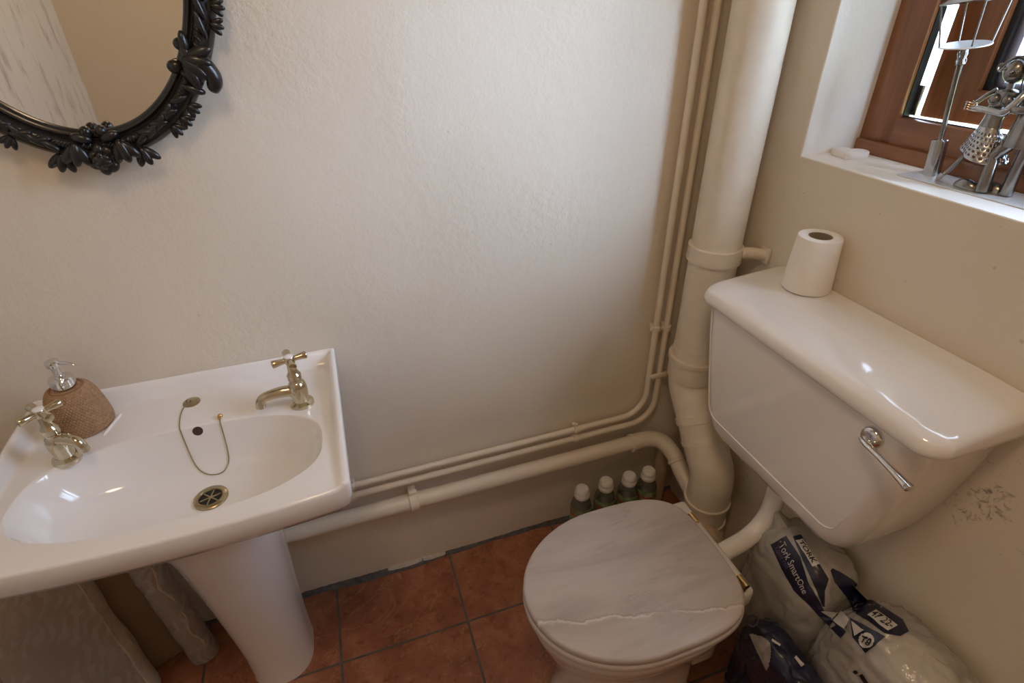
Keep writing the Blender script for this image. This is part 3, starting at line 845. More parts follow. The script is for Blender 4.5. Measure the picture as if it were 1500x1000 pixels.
# ------------------------------------------------------------------ toilet
YC = -.497
def dshape(xf, xb, w, z, xm=None, n=96, pb=3.4, yc=YC, pf=2.0):
    xm = xm if xm is not None else xf + (xb - xf) * .52
    r = []
    for i in range(n):
        th = 2 * PI * i / n; c, s_ = math.cos(th), math.sin(th)
        p = pb if c > 0 else pf
        k = (abs(c) ** p + abs(s_) ** p) ** (-1 / p)
        r.append((xm + ((xb - xm) if c > 0 else (xm - xf)) * k * c, yc + w * k * s_, z))
    return r
toi = thing('toilet', 'white toilet pan with closed marble-effect lid', 'toilet', (.45, YC, 0))
m = MB()
R = [dshape(.268, .60, .098, 0, .42), dshape(.266, .60, .100, .03, .42), dshape(.280, .60, .092, .06, .42), dshape(.283, .60, .092, .14, .42), dshape(.268, .60, .102, .22, .43), dshape(.240, .60, .128, .29, .44), dshape(.222, .605, .150, .345, .43),
     dshape(.214, .612, .158, .375, .42), dshape(.212, .615, .160, .390, .42), dshape(.215, .612, .157, .398, .42), dshape(.25, .60, .13, .400, .42)]
m.loft(R)
m.build('bowl', M_pan, toi, angle=60)
m = MB(); m.box((.612, -.468, .372), (.092, .250, .052), .010, 3); m.box((.62, -.485, .22), (.08, .14, .30), .02, 3)
m.build('rear_ledge', M_pan, toi)
m = MB(); m.loft([dshape(.262, .603, .104, .0005, .42), dshape(.262, .603, .104, .006, .42)]); m.build('floor_seal', M_seal, toi)
def slab(xf, xb, w, z0, z1, r=.005, dome=0):
    return [dshape(xf + r, xb - r, w - r, z0, .415, 120, 3.6), dshape(xf + r * .3, xb - r * .3, w - r * .3, z0 + r * .4, .415, 120, 3.6), dshape(xf, xb, w, z0 + r, .415, 120, 3.8), dshape(xf, xb, w, z1 - r, .415, 120, 3.8),
            dshape(xf + r * .3, xb - r * .3, w - r * .3, z1 - r * .35, .415, 120, 3.6), dshape(xf + r, xb - r, w - r, z1, .415, 120, 3.6)]
m = MB(); m.loft(slab(.205, .624, .165, .400, .4195)); m.build('seat', M_seat, toi, angle=50)
m = MB(); m.loft(slab(.206, .620, .164, .4215, .4400)); m.build('lid', M_marble, toi, angle=50)
for y in (-.580, -.415):
    m = MB(); m.lathe([(.0062, -.013), (.0062, .013)], 18, Matrix.Translation((.6295, y, .422)) @ Matrix.Rotation(PI / 2, 4, 'X')); m.box((.630, y, .409), (.010, .02, .02), .002); m.build('hinge', M_brass, toi)
m = MB(); m.box((.6285, -.497, .410), (.007, .150, .020), .002); m.build('hinge_strip', M_white, toi)

cis = thing('cistern', 'white ceramic low-level cistern with chrome lever on right wall', 'cistern', (.80, -.465, .53))
def rr(x0, x1, y0, y1, z, r, k=8):
    out = []
    for cx, cy, a0 in ((x1 - .004, y1 - .004, 0), (x0 + r, y1 - r, PI / 2), (x0 + r, y0 + r, PI), (x1 - .004, y0 + .004, 3 * PI / 2)):
        rad = .004 if a0 in (0, 3 * PI / 2) else r
        for i in range(k + 1):
            a = a0 + PI / 2 * i / k; out.append((cx + rad * math.cos(a), cy + rad * math.sin(a), z))
    return out
XB = .8985
m = MB()
m.loft([rr(.82, XB, -.575, -.355, .528, .03), rr(.785, XB, -.60, -.330, .529, .035), rr(.758, XB, -.628, -.303, .534, .04), rr(.742, XB, -.648, -.283, .546, .042), rr(.735, XB, -.658, -.270, .562, .042), rr(.731, XB, -.668, -.260, .59, .042), rr(.725, XB, -.686, -.243, .66, .042), rr(.717, XB, -.703, -.226, .76, .042), rr(.712, XB, -.714, -.216, .866, .042)])
m.build('tank', M_cer2, cis, angle=60)
m = MB(); r0 = .042
tp = [(.700, -.206, -.738)]
def lidring(ins, z, bk=.12): return rr(.700 + ins, XB - ins * bk, -.738 + ins, -.203 - ins, z, max(.012, .036 - ins * .15))
def crown(x, y): return .923 - .022 * ((XB - x) / .198) ** 2 - .018 * abs((y + .4705) / .267) ** 2.2
def lidtop(ins, dz): return [(p[0], p[1], crown(p[0], p[1]) - dz) for p in lidring(ins, 0)]
m.loft([lidring(.012, .858), lidring(.003, .8585), lidring(0, .862), lidring(-.001, .870), lidtop(0, .0125), lidtop(.0012, .0075), lidtop(.005, .0032), lidtop(.012, .0008)] + [lidtop(i, 0) for i in (.02, .03, .04, .05, .06, .07, .08, .085, .09, .0935)])
m.build('cistern_lid', M_cer2, cis, angle=60)
# raised outline on the front
def face(y, z): return Vector((interp([(.528, .79), (.546, .742), (.562, .735), (.59, .731), (.66, .725), (.76, .717), (.866, .712)], z) - .0002, y, z))
pth = fillet([(0, -.243, .85), (0, -.282, .588), (0, -.632, .588), (0, -.655, .665)], [.035, .035], 8); q = []
for a, b_ in zip(pth, pth[1:]):
    for t in range(6): q.append(a.lerp(b_, t / 6))
m = MB(); m.tube([face(p.y, p.z) for p in q], [.0018 * min(1, (len(q) - i) / 30) + .0001 for i in range(len(q))], 8); m.build('raised_border', M_cer2, cis)
m = MB()
m.lathe([(.0175, -.002), (.0175, .004), (.0150, .009), (.0105, .0115), (.0001, .012)], 32, Matrix.Translation((.7125, -.645, .832)) @ Matrix.Rotation(-PI / 2, 4, 'Y'))
lev = m.build('flush_lever', M_chrome, cis)
m = MB()
pth = smooth([(.700, -.638, .827), (.695, -.650, .827), (.689, -.676, .828), (.683, -.704, .8275), (.679, -.728, .826), (.677, -.739, .825)], 6)
k = len(pth); m.tube(pth, [interp([(0, .0055), (.15, .0062), (.6, .0058), (.85, .0085), (.95, .0080), (1, .003)], i / (k - 1)) for i in range(k)], 16, flat=.7)
m.build('lever_arm', M_chrome, lev)
m = MB(); m.tube(fillet([(.800, -.457, .535), (.800, -.457, .365), (.655, -.480, .362)], .075, 12), .0205, 28); m.build('flush_pipe', M_cer2, cis)

# spare toilet roll standing on the cistern
m = MB(); RC = Vector((.8525, -.330, .9145))
tr = thing('toilet_roll', 'spare white toilet roll standing upright on the cistern lid', 'toilet roll', RC)
m.lathe([(.0215, .0005), (.0435, 0), (.0450, .0015), (.0450, .0985), (.0435, .1), (.0215, .0995)], 56, Matrix.Translation(RC)); 
mm = MB(); n = 56
R1 = [[(RC.x + r * math.cos(2 * PI * j / n), RC.y + r * math.sin(2 * PI * j / n), RC.z + z) for j in range(n)] for r, z in [(.0212, .0002), (.0435, 0), (.0450, .0015), (.0392, .1045), (.0380, .106), (.0212, .1056), (.0212, .0002)]]
mm.loft(R1, False, False); mm.build('paper', M_paper, tr)
mm = MB(); R1 = [[(RC.x + r * math.cos(2 * PI * j / n), RC.y + r * math.sin(2 * PI * j / n), RC.z + z) for j in range(n)] for r, z in [(.0212, .0004), (.0212, .1054), (.0196, .1054), (.0196, .0004), (.0212, .0004)]]
mm.loft(R1, False, False); mm.build('cardboard_tube', M_core, tr)

# ------------------------------------------------------------------ bottles behind the toilet
def bottle_proto():
    t = thing('bottle', '', 'bottle', (0, 0, 0))
    m = MB(); m.lathe([(.0001, .0005), (.028, 0), (.031, .004), (.0312, .02), (.0312, .125), (.0305, .140), (.028, .156), (.0225, .168), (.0190, .176), (.0185, .190)], 36)
    m.build('bottle_body', M_bottle, t)
    m = MB(); m.lathe([(.0001, .003), (.028, .003), (.0295, .02), (.0295, .11), (.0001, .1105)], 30); m.build('contents', M_liq, t)
    m = MB(); n = 40
    R1 = [[(r * math.cos(2 * PI * j / n), r * math.sin(2 * PI * j / n), z) for j in range(n)] for r, z in [(.0317, .03), (.0317, .128), (.0312, .1385), (.0302, .1460)]]
    m.loft(R1, False, False); m.build('label', M_green, t)
    m = MB(); R1 = [[(r * math.cos(2 * PI * j / n), r * math.sin(2 * PI * j / n), z) for j in range(n)] for r, z in [(.0320, .12), (.0320, .127)]]
    m.loft(R1, False, False); m.build('label_band', M_red, t)
    m = MB(); m.lathe([(.0200, .178), (.0215, .180), (.0215, .192), (.0204, .1940), (.0196, .196), (.0205, .198), (.0200, .2075), (.0160, .2130), (.0001, .2145)], 32)
    for k in range(28):
        a = 2 * PI * k / 28; m.box((.0215 * math.cos(a), .0215 * math.sin(a), .186), (.0012, .0012, .010), 0, 1, (0, 0, a))
    m.build('cap', M_white, t)
    return t
bp0 = bottle_proto()
spots = [((.528, -.078), 'white-capped clear bottle farthest from the corner pipes, first of four'), ((.607, -.075), 'white-capped clear bottle behind the toilet, second of four from the basin side'),
         ((.682, -.078), 'white-capped clear bottle behind the toilet, third of four from the basin side'), ((.746, -.0795), 'white-capped clear bottle right beside the corner pipes, last of four')]
for i, ((x, y), lb) in enumerate(spots):
    t = bp0 if i == 0 else copy_tree(bp0)
    t.location = (x, y, 0); t.rotation_euler = (0, 0, i * 1.1); t['label'] = lb; t['group'] = 'bottles behind the toilet'

# ------------------------------------------------------------------ boards and roll stored under the basin
def leaning_box(name, p0, p1, top_shift, h, th, mat):
    """board standing on floor edge p0-p1, leaning by top_shift over height h"""
    a, b_ = Vector((*p0, 0.001)), Vector((*p1, 0.001)); e = (b_ - a).normalized(); up = Vector((*top_shift, h)); nrm = e.cross(up).normalized() * th
    v = [a, b_, b_ + up, a + up]; v += [p + nrm for p in v]
    mb = MB(); mb.add(v, [(0, 1, 2, 3), (7, 6, 5, 4), (0, 4, 5, 1), (1, 5, 6, 2), (2, 6, 7, 3), (3, 7, 4, 0)]); return mb
o = leaning_box('b', (-.655, -.085), (-.567, -.045), (-.050, .012), .50, .012, M_card).build('brown_board', M_card, loc=(-.60, -.08, 0), angle=30)
o['label'] = 'plain brown board leaning on the wall between floral panel and paper roll'; o['category'] = 'board'
pn = thing('floral_panel', 'wide silver floral papered panel leaning under the basin', 'panel', (-.72, -.16, 0))
o = leaning_box('b', (-.795, -.207), (-.628, -.140), (-.030, .055), .58, .016, M_floral).build('papered_board', M_floral, pn, angle=30)
m = MB(); n = 26; rings = []
for i in range(n + 1):
    t = i / n; base = Vector((-.626, -.1375, .003)).lerp(Vector((-.658, -.0825, .575)), t)
    w = .011 + .004 * math.sin(t * 9) + .003 * math.sin(t * 23 + 1); q = .002 * math.sin(t * 31)
    rings.append([base + Vector((-w * .9, -.016, 0)), base + Vector((w * .4 + q, -.0195, 0)), base + Vector((w, -.004 + q, 0)), base + Vector((w * .7, .017, 0)), base + Vector((-w * .4, .012, 0))])
m.loft(rings); m.build('torn_paper_edge', M_paperedge, pn, angle=40)
rl_ = thing('wallpaper_roll', 'rolled-up silver patterned wallpaper standing beside the white pedestal', 'wallpaper roll', (-.515, -.075, 0))
A0, A1 = Vector((-.520, -.086, .002)), Vector((-.572, -.052, .60)); ax = (A1 - A0).normalized(); u_ = ax.cross(Vector((0, 1, 0))).normalized(); v_ = ax.cross(u_)
m = MB(); rings = []
for i in range(40):
    t = i / 39; r = []
    for j in range(40):
        a = 2 * PI * j / 40
        rad = .033 + .0015 * math.sin(3 * a + t * 4) + .0009 * math.sin(37 * t + 2 * a)
        r.append(A0.lerp(A1, t) + (u_ * math.cos(a) + v_ * math.sin(a)) * rad)
    rings.append(r)
inner = [[A0.lerp(A1, t) + (u_ * math.cos(2 * PI * j / 40) + v_ * math.sin(2 * PI * j / 40)) * .022 for j in range(40)] for t in (1, 0)]
m.loft(rings + inner + [rings[0]], False, False); m.build('rolled_paper', M_floral, rl_, angle=60)
m = MB()
for i in range(3):
    pts = []
    for k in range(12):
        t = .08 + .3 * i + .022 * k; a = 2.2 + .15 * math.sin(k * .8 + i)
        pts.append(A0.lerp(A1, t) + (u_ * math.cos(a) + v_ * math.sin(a)) * .0335)
    m.tube(pts, [.001] + [.003 + .0012 * math.sin(k * 2.1) for k in range(10)] + [.001], 8)
m.build('crumpled_edge', M_paperedge, rl_)

# ------------------------------------------------------------------ window sill ornaments
SZ = WZ0 + .0003
m = MB(); n = 60; pts = []
for i in range(n):
    t = 2 * PI * i / n
    x = 16 * math.sin(t) ** 3; y = 13 * math.cos(t) - 5 * math.cos(2 * t) - 2 * math.cos(3 * t) - math.cos(4 * t)
    pts.append(Vector((x * .0021, y * .0021, 0)))
Mh = Matrix.Translation((.982, -.226, SZ)) @ Matrix.Rotation(-1.0, 4, 'Z')
m.loft([[Mh @ (p * .96) for p in pts], [Mh @ (p + Vector((0, 0, .002))) for p in pts], [Mh @ (p + Vector((0, 0, .010))) for p in pts], [Mh @ (p * .95 + Vector((0, 0, .012))) for p in pts]])
o = m.build('heart_plaque', M_stone, angle=50, loc=(.982, -.226, SZ)); o['label'] = 'small white stone heart lying on the corner of window sill'; o['category'] = 'ornament'

sc = thing('metal_sculpture', 'steel sculpture of dancing couple under street lamp on window sill', 'sculpture', (.99, -.49, SZ))
m = MB(); m.box((.990, -.500, SZ + .001), (.074, .280, .002), .0006, 1, (0, 0, .03)); m.build('base_plate', M_plate, sc)
zb = SZ + .002
lb = Vector((1.000, -.386, zb)); lt = Vector((.992, -.366, 1.331)); la = (lt - lb).normalized()
ql = Matrix.Translation(lb) @ Vector((0, 0, 1)).rotation_difference(la).to_matrix().to_4x4()
Ll = (lt - lb).length
lamp = bpy.data.objects.new('lamp_post', None); COL.objects.link(lamp); lamp.parent = sc; lamp.location = lb - Vector(sc.location)
m = MB(); m.lathe([(.0125, 0), (.0125, .057), (.0115, .058), (.004, .058)], 28, ql); m.build('post_base', M_steelb, lamp)
m = MB(); m.lathe([(.0040, .056), (.0040, Ll - .030), (.0062, Ll - .026), (.0045, Ll - .020), (.0072, Ll - .012), (.0050, Ll - .004), (.0045, Ll)], 18, ql); m.build('post', M_steel, lamp)
m = MB(); m.lathe([(.0345, 0), (.0350, .001), (.0345, .002), (.0001, .0022)], 44, ql @ Matrix.Translation((0, 0, Ll)) @ Matrix.Rotation(.13, 4, Vector((.56, -.83, 0)))); m.build('lantern_tray', M_plate, lamp)
m = MB(); m.lathe([(.0465, Ll + .058), (.0475, Ll + .060), (.030, Ll + .074), (.010, Ll + .086), (.006, Ll + .096), (.008, Ll + .102), (.0001, Ll + .106)], 44, ql); m.build('lantern_cap', M_steelb, lamp)
m = MB()
for k in range(4):
    m = MB(); a = PI / 2 * k + 2.45; d = Vector((math.cos(a), math.sin(a), 0))
    m.tube([ql @ (d * .0335 + Vector((0, 0, Ll - .001))), ql @ (d * .044 + Vector((0, 0, Ll + .060)))], .0013, 8)
    m.build('lantern_wire', M_steel, lamp)
m = MB()
for k in (0, 1):
    s_ = -1 if k else 1
    m.tube(smooth([ql @ Vector((s_ * .003, 0, Ll - .004)), ql @ Vector((s_ * .009, 0, Ll - .008)), ql @ Vector((s_ * .0065, 0, Ll - .015)), ql @ Vector((s_ * .0105, 0, Ll - .021)), ql @ Vector((s_ * .009, 0, Ll - .027))], 5), .0014, 8)
m.build('bracket_scrolls', M_steel, lamp)

# woman: head, torso, perforated skirt, rods for limbs
wo = bpy.data.objects.new('woman_figure', None); COL.objects.link(wo); wo.parent = sc; wo.location = Vector((.985, -.45, zb)) - Vector(sc.location)
X0 = .985
def V(y, z, dx=0): return Vector((X0 + dx, y, z))
m = MB(); m.ell(V(-.460, 1.3035), (.0165, .0160, .0175), None, 28, 18); m.ell(V(-.4635, 1.3015, -.0165), (.0042, .0036, .0042)); m.tube([V(-.460, 1.290), V(-.4605, 1.276)], .0045, 12)
m.ell(V(-.470, 1.303, -.0145), (.0022, .0026, .0026), None, 10, 6); m.ell(V(-.452, 1.3055, -.0145), (.0022, .0026, .0026), None, 10, 6)
m.build('head', M_steel, wo)
m = MB()
for k in range(5):
    dx = -.010 + .005 * k
    m.tube(smooth([V(-.441, 1.304 - .002 * k, dx), V(-.449, 1.3165, dx), V(-.460, 1.3225, dx), V(-.472, 1.318, dx), V(-.478, 1.300, dx), V(-.480, 1.278, dx + .002)], 6), .0012, 7)
m.torus(V(-.4375, 1.3065), .0055, .0013, Matrix.Rotation(PI / 2, 4, 'Y'), 22, 7); m.torus(V(-.4835, 1.3045), .0055, .0013, Matrix.Rotation(PI / 2, 4, 'Y'), 22, 7)
m.build('hair', M_steel, wo)
def ering(y, z, ry, rx, n=32, dx=0, tilt=0): return [tuple(V(y + ry * math.cos(2 * PI * j / n), z + tilt * math.cos(2 * PI * j / n), dx + rx * math.sin(2 * PI * j / n))) for j in range(n)]
m = MB(); m.loft([ering(-.462, 1.279, .007, .006), ering(-.461, 1.276, .0185, .009), ering(-.459, 1.262, .0175, .0105), ering(-.457, 1.246, .0135, .0095), ering(-.456, 1.236, .0135, .0095), ering(-.456, 1.222, .0165, .0115)])
m.ell(V(-.452, 1.2645, -.0085), (.0075, .0085, .0085)); m.ell(V(-.470, 1.2645, -.0085), (.0075, .0085, .0085)); m.build('torso', M_steel, wo)
# skirt: flared sheet with rows of punched holes (modelled as missing cells)
NU, NVv = 96, 30; vs = []; fs = []
for i in range(NVv + 1):
    t = i / NVv
    for j in range(NU):
        a = 2 * PI * j / NU; fl = 1 + .16 * t * math.sin(3 * a + .6)
        vs.append(tuple(V(lerp(-.456, -.462, t) + lerp(.0150, .036, t) * math.cos(a) * fl, lerp(1.226, 1.181, t) + .006 * t * math.cos(a - .4), lerp(.0110, .024, t) * math.sin(a) * fl)))
for i in range(NVv):
    for j in range(NU):
        hole = (i % 4 in (1, 2)) and ((j + (2 if (i // 4) % 2 else 0)) % 4 in (1, 2)) and 3 < i < NVv - 2
        if hole and ((i % 4 == 1) or True) : continue
        k = (j + 1) % NU; fs.append((i * NU + j, i * NU + k, (i + 1) * NU + k, (i + 1) * NU + j))
m = MB(); m.add(vs, fs); sk = m.build('skirt', M_steelb, wo, angle=180)
md = sk.modifiers.new('thick', 'SOLIDIFY'); md.thickness = .0008
m = MB()
m.tube(smooth([V(-.446, 1.205), V(-.436, 1.178), V(-.4255, 1.152, -.006), V(-.4215, zb + .010, -.012)], 6), [.0036] * 13 + [.0032] * 6, 12)
m.build('leg', M_steel, wo)
m = MB(); m.tube([V(-.4225, zb + .0135, -.012), V(-.4195, zb + .007, -.0125), V(-.4165, zb + .0022, -.013)], [.0034, .0046, .0022], 12); m.build('shoe', M_steelb, wo)
m = MB()
m.tube(smooth([V(-.470, 1.205), V(-.474, 1.178), V(-.480, 1.155, .010), V(-.482, zb + .004, .014)], 6), .0034, 12)
m.build('leg', M_steel, wo)
m = MB(); m.tube([V(-.482, zb + .0060, .014), V(-.474, zb + .0046, .012), V(-.466, zb + .0022, .010)], [.0034, .0044, .0022], 12); m.build('shoe', M_steelb, wo)
m = MB()
m.tube(smooth([V(-.4445, 1.277, 0), V(-.4375, 1.270, -.004), V(-.429, 1.258, -.010), V(-.4255, 1.2525, -.014)], 6), .0030, 12); m.ell(V(-.4245, 1.2515, -.016), (.0058, .0066, .0064)); m.build('arm', M_steel, wo)
m = MB(); m.tube(smooth([V(-.478, 1.277, 0), V(-.487, 1.272, -.008), V(-.497, 1.279, -.012)], 6), .0030, 12); m.ell(V(-.499, 1.281, -.013), (.005, .006, .005)); m.build('arm', M_steel, wo)

# man: long coat, trousers, arm stretched out to the joined hands
mn = bpy.data.objects.new('man_figure', None); COL.objects.link(mn); mn.parent = sc; mn.location = Vector((.985, -.50, zb)) - Vector(sc.location)
m = MB(); m.loft([ering(-.508, 1.288, .008, .007, 32, .002), ering(-.507, 1.284, .021, .011, 32, .002), ering(-.507, 1.266, .022, .014, 32, .002), ering(-.507, 1.240, .021, .0155, 32, .002), ering(-.508, 1.222, .024, .018, 32, .002), ering(-.509, 1.205, .028, .021, 32, .002), ering(-.509, 1.2045, .026, .019, 32, .002)])
m.build('coat', M_steel, mn)
m = MB(); m.ell(V(-.506, 1.309), (.0165, .0160, .0180), None, 28, 18); m.ell(V(-.500, 1.307, -.0165), (.004, .0034, .004)); m.tube([V(-.507, 1.296), V(-.507, 1.283)], .0048, 12); m.build('head', M_steel, mn)
m = MB(); m.lathe([(.0175, 0), (.0275, .001), (.0275, .0022), (.0165, .0035), (.0155, .014), (.012, .017), (.0001, .0175)], 36, Matrix.Translation(V(-.506, 1.318)) @ Matrix.Rotation(-.12, 4, 'X')); m.build('hat', M_steel, mn)
m = MB(); pth = smooth([V(-.492, 1.279, -.010), V(-.4885, 1.266, -.018), V(-.4815, 1.252, -.022), V(-.478, 1.2495, -.0225)], 6); m.tube(pth, .0058, 14); m.tube(smooth([V(-.4795, 1.2488, -.0225), V(-.462, 1.2503, -.0215), V(-.444, 1.2508, -.020), V(-.431, 1.2500, -.0175)], 6), [.0052] * 9 + [.0046] * 10, 14)
for k in range(2): m.ell(V(-.4795 - .004 * k, 1.2510 + .004 * k, -.0280), (.0015, .0018, .0018), None, 10, 6)
m.build('arm', M_steelb, mn)
m = MB()
for q in range(4):
    zf = 1.2475 + .0032 * q
    m.tube(smooth([V(-.432, zf, -.0190), V(-.4260, zf + .0005, -.0240), V(-.4210, zf + .0003, -.0195)], 5), .0017, 8)
m.tube([V(-.432, 1.2565, -.015), V(-.4265, 1.2595, -.0155)], .0019, 8); m.ell(V(-.4315, 1.2515, -.0175), (.0045, .0045, .0062)); m.build('hand', M_copper, mn)
m = MB(); m.tube(smooth([V(-.522, 1.277, .004), V(-.520, 1.262, -.014), V(-.498, 1.256, -.021), V(-.480, 1.258, -.016)], 6), .0054, 14); m.build('arm', M_steel, mn)
m = MB(); m.tube(smooth([V(-.500, 1.214), V(-.490, 1.199, -.006), V(-.4845, 1.187, -.010)], 6), [.0095] * 8 + [.0082] * 5, 16); m.tube([V(-.4835, 1.189, -.010), V(-.4865, 1.180, -.0105), V(-.490, zb + .002, -.0115)], [.0062, .0078, .0098], 20); m.build('trouser_leg', M_steel, mn)
m = MB(); m.tube([V(-.516, 1.212, .004), V(-.514, 1.180, .005), V(-.514, zb + .002, .005)], [.0090, .0082, .0098], 20); m.build('trouser_leg', M_steel, mn)
def shoe(c):
    mb = MB(); b_ = bmesh.new(); bmesh.ops.create_uvsphere(b_, u_segments=24, v_segments=16, radius=1)
    for v in b_.verts:
        v.co = Vector((v.co.x * .0105, v.co.y * .0195, max(v.co.z, -.12) * .0135))
    mb.bm(b_, 0, Matrix.Translation(c)); return mb
shoe(V(-.466, zb + .0018, -.0135)).build('shoe', M_steel, mn); shoe(V(-.492, zb + .0018, .0075)).build('shoe', M_steel, mn)

# ------------------------------------------------------------------ wrapped toilet-roll packs under the cistern
D_A_s1L = [(-0.486, 0.345), (-0.532, 0.316), (-0.573, 0.299), (-0.612, 0.305), (-0.638, 0.307), (-0.695, 0.314)]
D_A_s1R = [(-0.513, 0.407), (-0.559, 0.394), (-0.593, 0.358), (-0.633, 0.34), (-0.652, 0.328), (-0.698, 0.342)]
D_A_s2L = [(-0.527, 0.422), (-0.558, 0.399), (-0.586, 0.379), (-0.613, 0.36), (-0.639, 0.338)]
D_A_s2R = [(-0.541, 0.445), (-0.599, 0.423), (-0.627, 0.413), (-0.63, 0.376), (-0.643, 0.343)]
D_A_txt1 = [(-0.506, 0.366), (-0.595, 0.316), (-0.603, 0.337), (-0.515, 0.391)]
D_A_txt2 = [(-0.498, 0.348), (-0.54, 0.329), (-0.546, 0.347), (-0.506, 0.368)]
D_A_lab1 = [(-0.537, 0.42), (-0.589, 0.402), (-0.599, 0.423), (-0.549, 0.439)]
D_A_txtT = [(-0.543, 0.424), (-0.587, 0.407), (-0.595, 0.422), (-0.55, 0.435)]
D_A_tri1 = [(-0.64, 0.325), (-0.668, 0.335), (-0.671, 0.369), (-0.641, 0.328)]
D_A_sq1 = [(-0.67, 0.334), (-0.694, 0.343), (-0.693, 0.376), (-0.675, 0.374)]
D_B_s3L = [(-0.601, 0.385), (-0.617, 0.37), (-0.65, 0.366), (-0.678, 0.35), (-0.703, 0.364), (-0.735, 0.375), (-0.757, 0.401)]
D_B_s3R = [(-0.603, 0.396), (-0.621, 0.407), (-0.647, 0.417), (-0.688, 0.415), (-0.72, 0.428), (-0.747, 0.439), (-0.764, 0.428)]
D_B_lab2 = [(-0.697, 0.374), (-0.737, 0.386), (-0.746, 0.417), (-0.706, 0.404)]
D_B_txt47 = [(-0.701, 0.381), (-0.738, 0.394), (-0.741, 0.414), (-0.706, 0.4)]
D_B_t8n = [(-0.674, 0.33), (-0.695, 0.293), (-0.727, 0.291), (-0.739, 0.371)]
D_B_tri2 = [(-0.679, 0.327), (-0.696, 0.302), (-0.703, 0.325), (-0.705, 0.336)]
D_B_circ = [(-0.7, 0.318), (-0.713, 0.286), (-0.734, 0.322), (-0.721, 0.353)]
D_B_txt8 = [(-0.708, 0.305), (-0.726, 0.315), (-0.726, 0.335), (-0.709, 0.325)]
D_B_idot = [(-0.724, 0.222), (-0.727, 0.215), (-0.734, 0.228), (-0.731, 0.235)]
D_B_istem = [(-0.736, 0.226), (-0.756, 0.222), (-0.759, 0.234), (-0.74, 0.24)]
D_C_ring = [(-0.576, 0.275), (-0.586, 0.243), (-0.611, 0.284), (-0.601, 0.315)]
D_C_half = [(-0.597, 0.235), (-0.66, 0.205), (-0.663, 0.28), (-0.62, 0.283)]
D_C_lab3 = [(-0.697, 0.321), (-0.716, 0.321), (-0.719, 0.335), (-0.698, 0.331)]
D_C_lab3b = [(-0.645, 0.292), (-0.664, 0.303), (-0.665, 0.312), (-0.645, 0.299)]
from mathutils import noise as mno
def pack_mesh(c, s, rot, e, amp, seed, n1=150, n2=100):
    """soft, wrinkled pillow pack"""
    Mx = Euler(rot).to_matrix(); rings = []
    def pw(x, p): return math.copysign(abs(x) ** p, x)
    for i in range(n2 + 1):
        ph = -PI / 2 + PI * i / n2; r = []
        for j in range(n1):
            th = 2 * PI * j / n1
            p = Vector((s[0] * pw(math.cos(ph), e) * pw(math.cos(th), e), s[1] * pw(math.cos(ph), e) * pw(math.sin(th), e), s[2] * pw(math.sin(ph), e)))
            q = p * 13 + Vector((seed, seed * 2, 0)); w = .9 * mno.noise(q) - .75 * (1 - min(1, abs(mno.noise(q * 1.7 + Vector((3, 1, 7)))) * 4)) + .45 * (1 - min(1, abs(mno.noise(q * 3.1)) * 3))
            nrm = Vector((p.x / s[0] ** 2, p.y / s[1] ** 2, p.z / s[2] ** 2)).normalized() if p.length else Vector((0, 0, 1))
            P_ = Mx @ (p + nrm * amp * w) + Vector(c)
            P_.x = min(P_.x, .896); P_.z = max(P_.z, .0015)
            r.append(P_)
        rings.append(r)
    mb = MB(); mb.loft(rings, False, False); return mb
PK = [thing('toilet_roll_pack', 'clear-wrapped toilet roll pack with two navy lettered strips under the cistern', 'toilet roll pack', (.80, -.58, 0), 'toilet roll packs under the cistern'),
      thing('toilet_roll_pack', 'clear-wrapped toilet roll pack with navy flap numbered 47 22, nearest the wall', 'toilet roll pack', (.80, -.80, 0), 'toilet roll packs under the cistern'),
      thing('toilet_roll_pack', 'mostly navy toilet roll pack squeezed beside the toilet pan', 'toilet roll pack', (.69, -.72, 0), 'toilet roll packs under the cistern')]
packs = [pack_mesh((.818, -.562, .222), (.076, .108, .220), (0, 0, 0), .58, .0045, 1.3), pack_mesh((.812, -.803, .228), (.082, .136, .228), (0, 0, 0), .55, .0060, 5.1), pack_mesh((.6905, -.680, .152), (.042, .100, .152), (0, 0, 0), .55, .0065, 9.4)]
allv, allf = [], []
for mb in packs:
    o_ = len(allv); allv += [Vector(p) for p in mb.v]; allf += [tuple(i + o_ for i in f) for f in mb.f]
BVP = BVHTree.FromPolygons(allv, allf)
for t, mb, mt in zip(PK, packs, (M_film, M_film, M_navy)): mb.build('wrapper', mt, t, angle=180)
def wrapped_roll(c, r, h, t, tilt=(0, 0, 0)):
    mb = MB(); Mx = Matrix.Translation(c) @ Euler(tilt).to_matrix().to_4x4()
    mb.lathe([(.03, -h / 2), (r - .004, -h / 2), (r, -h / 2 + .004), (r, h / 2 - .004), (r - .004, h / 2), (.03, h / 2)], 40, Mx); mb.build('wrapped_roll', M_paper, t)
for z in (.085, .235): wrapped_roll((.820, -.562, z), .064, .135, PK[0])
wrapped_roll((.820, -.562, .355), .058, .08, PK[0])
for z in (.085, .235): wrapped_roll((.814, -.805, z), .072, .135, PK[1])
wrapped_roll((.814, -.805, .360), .064, .09, PK[1])
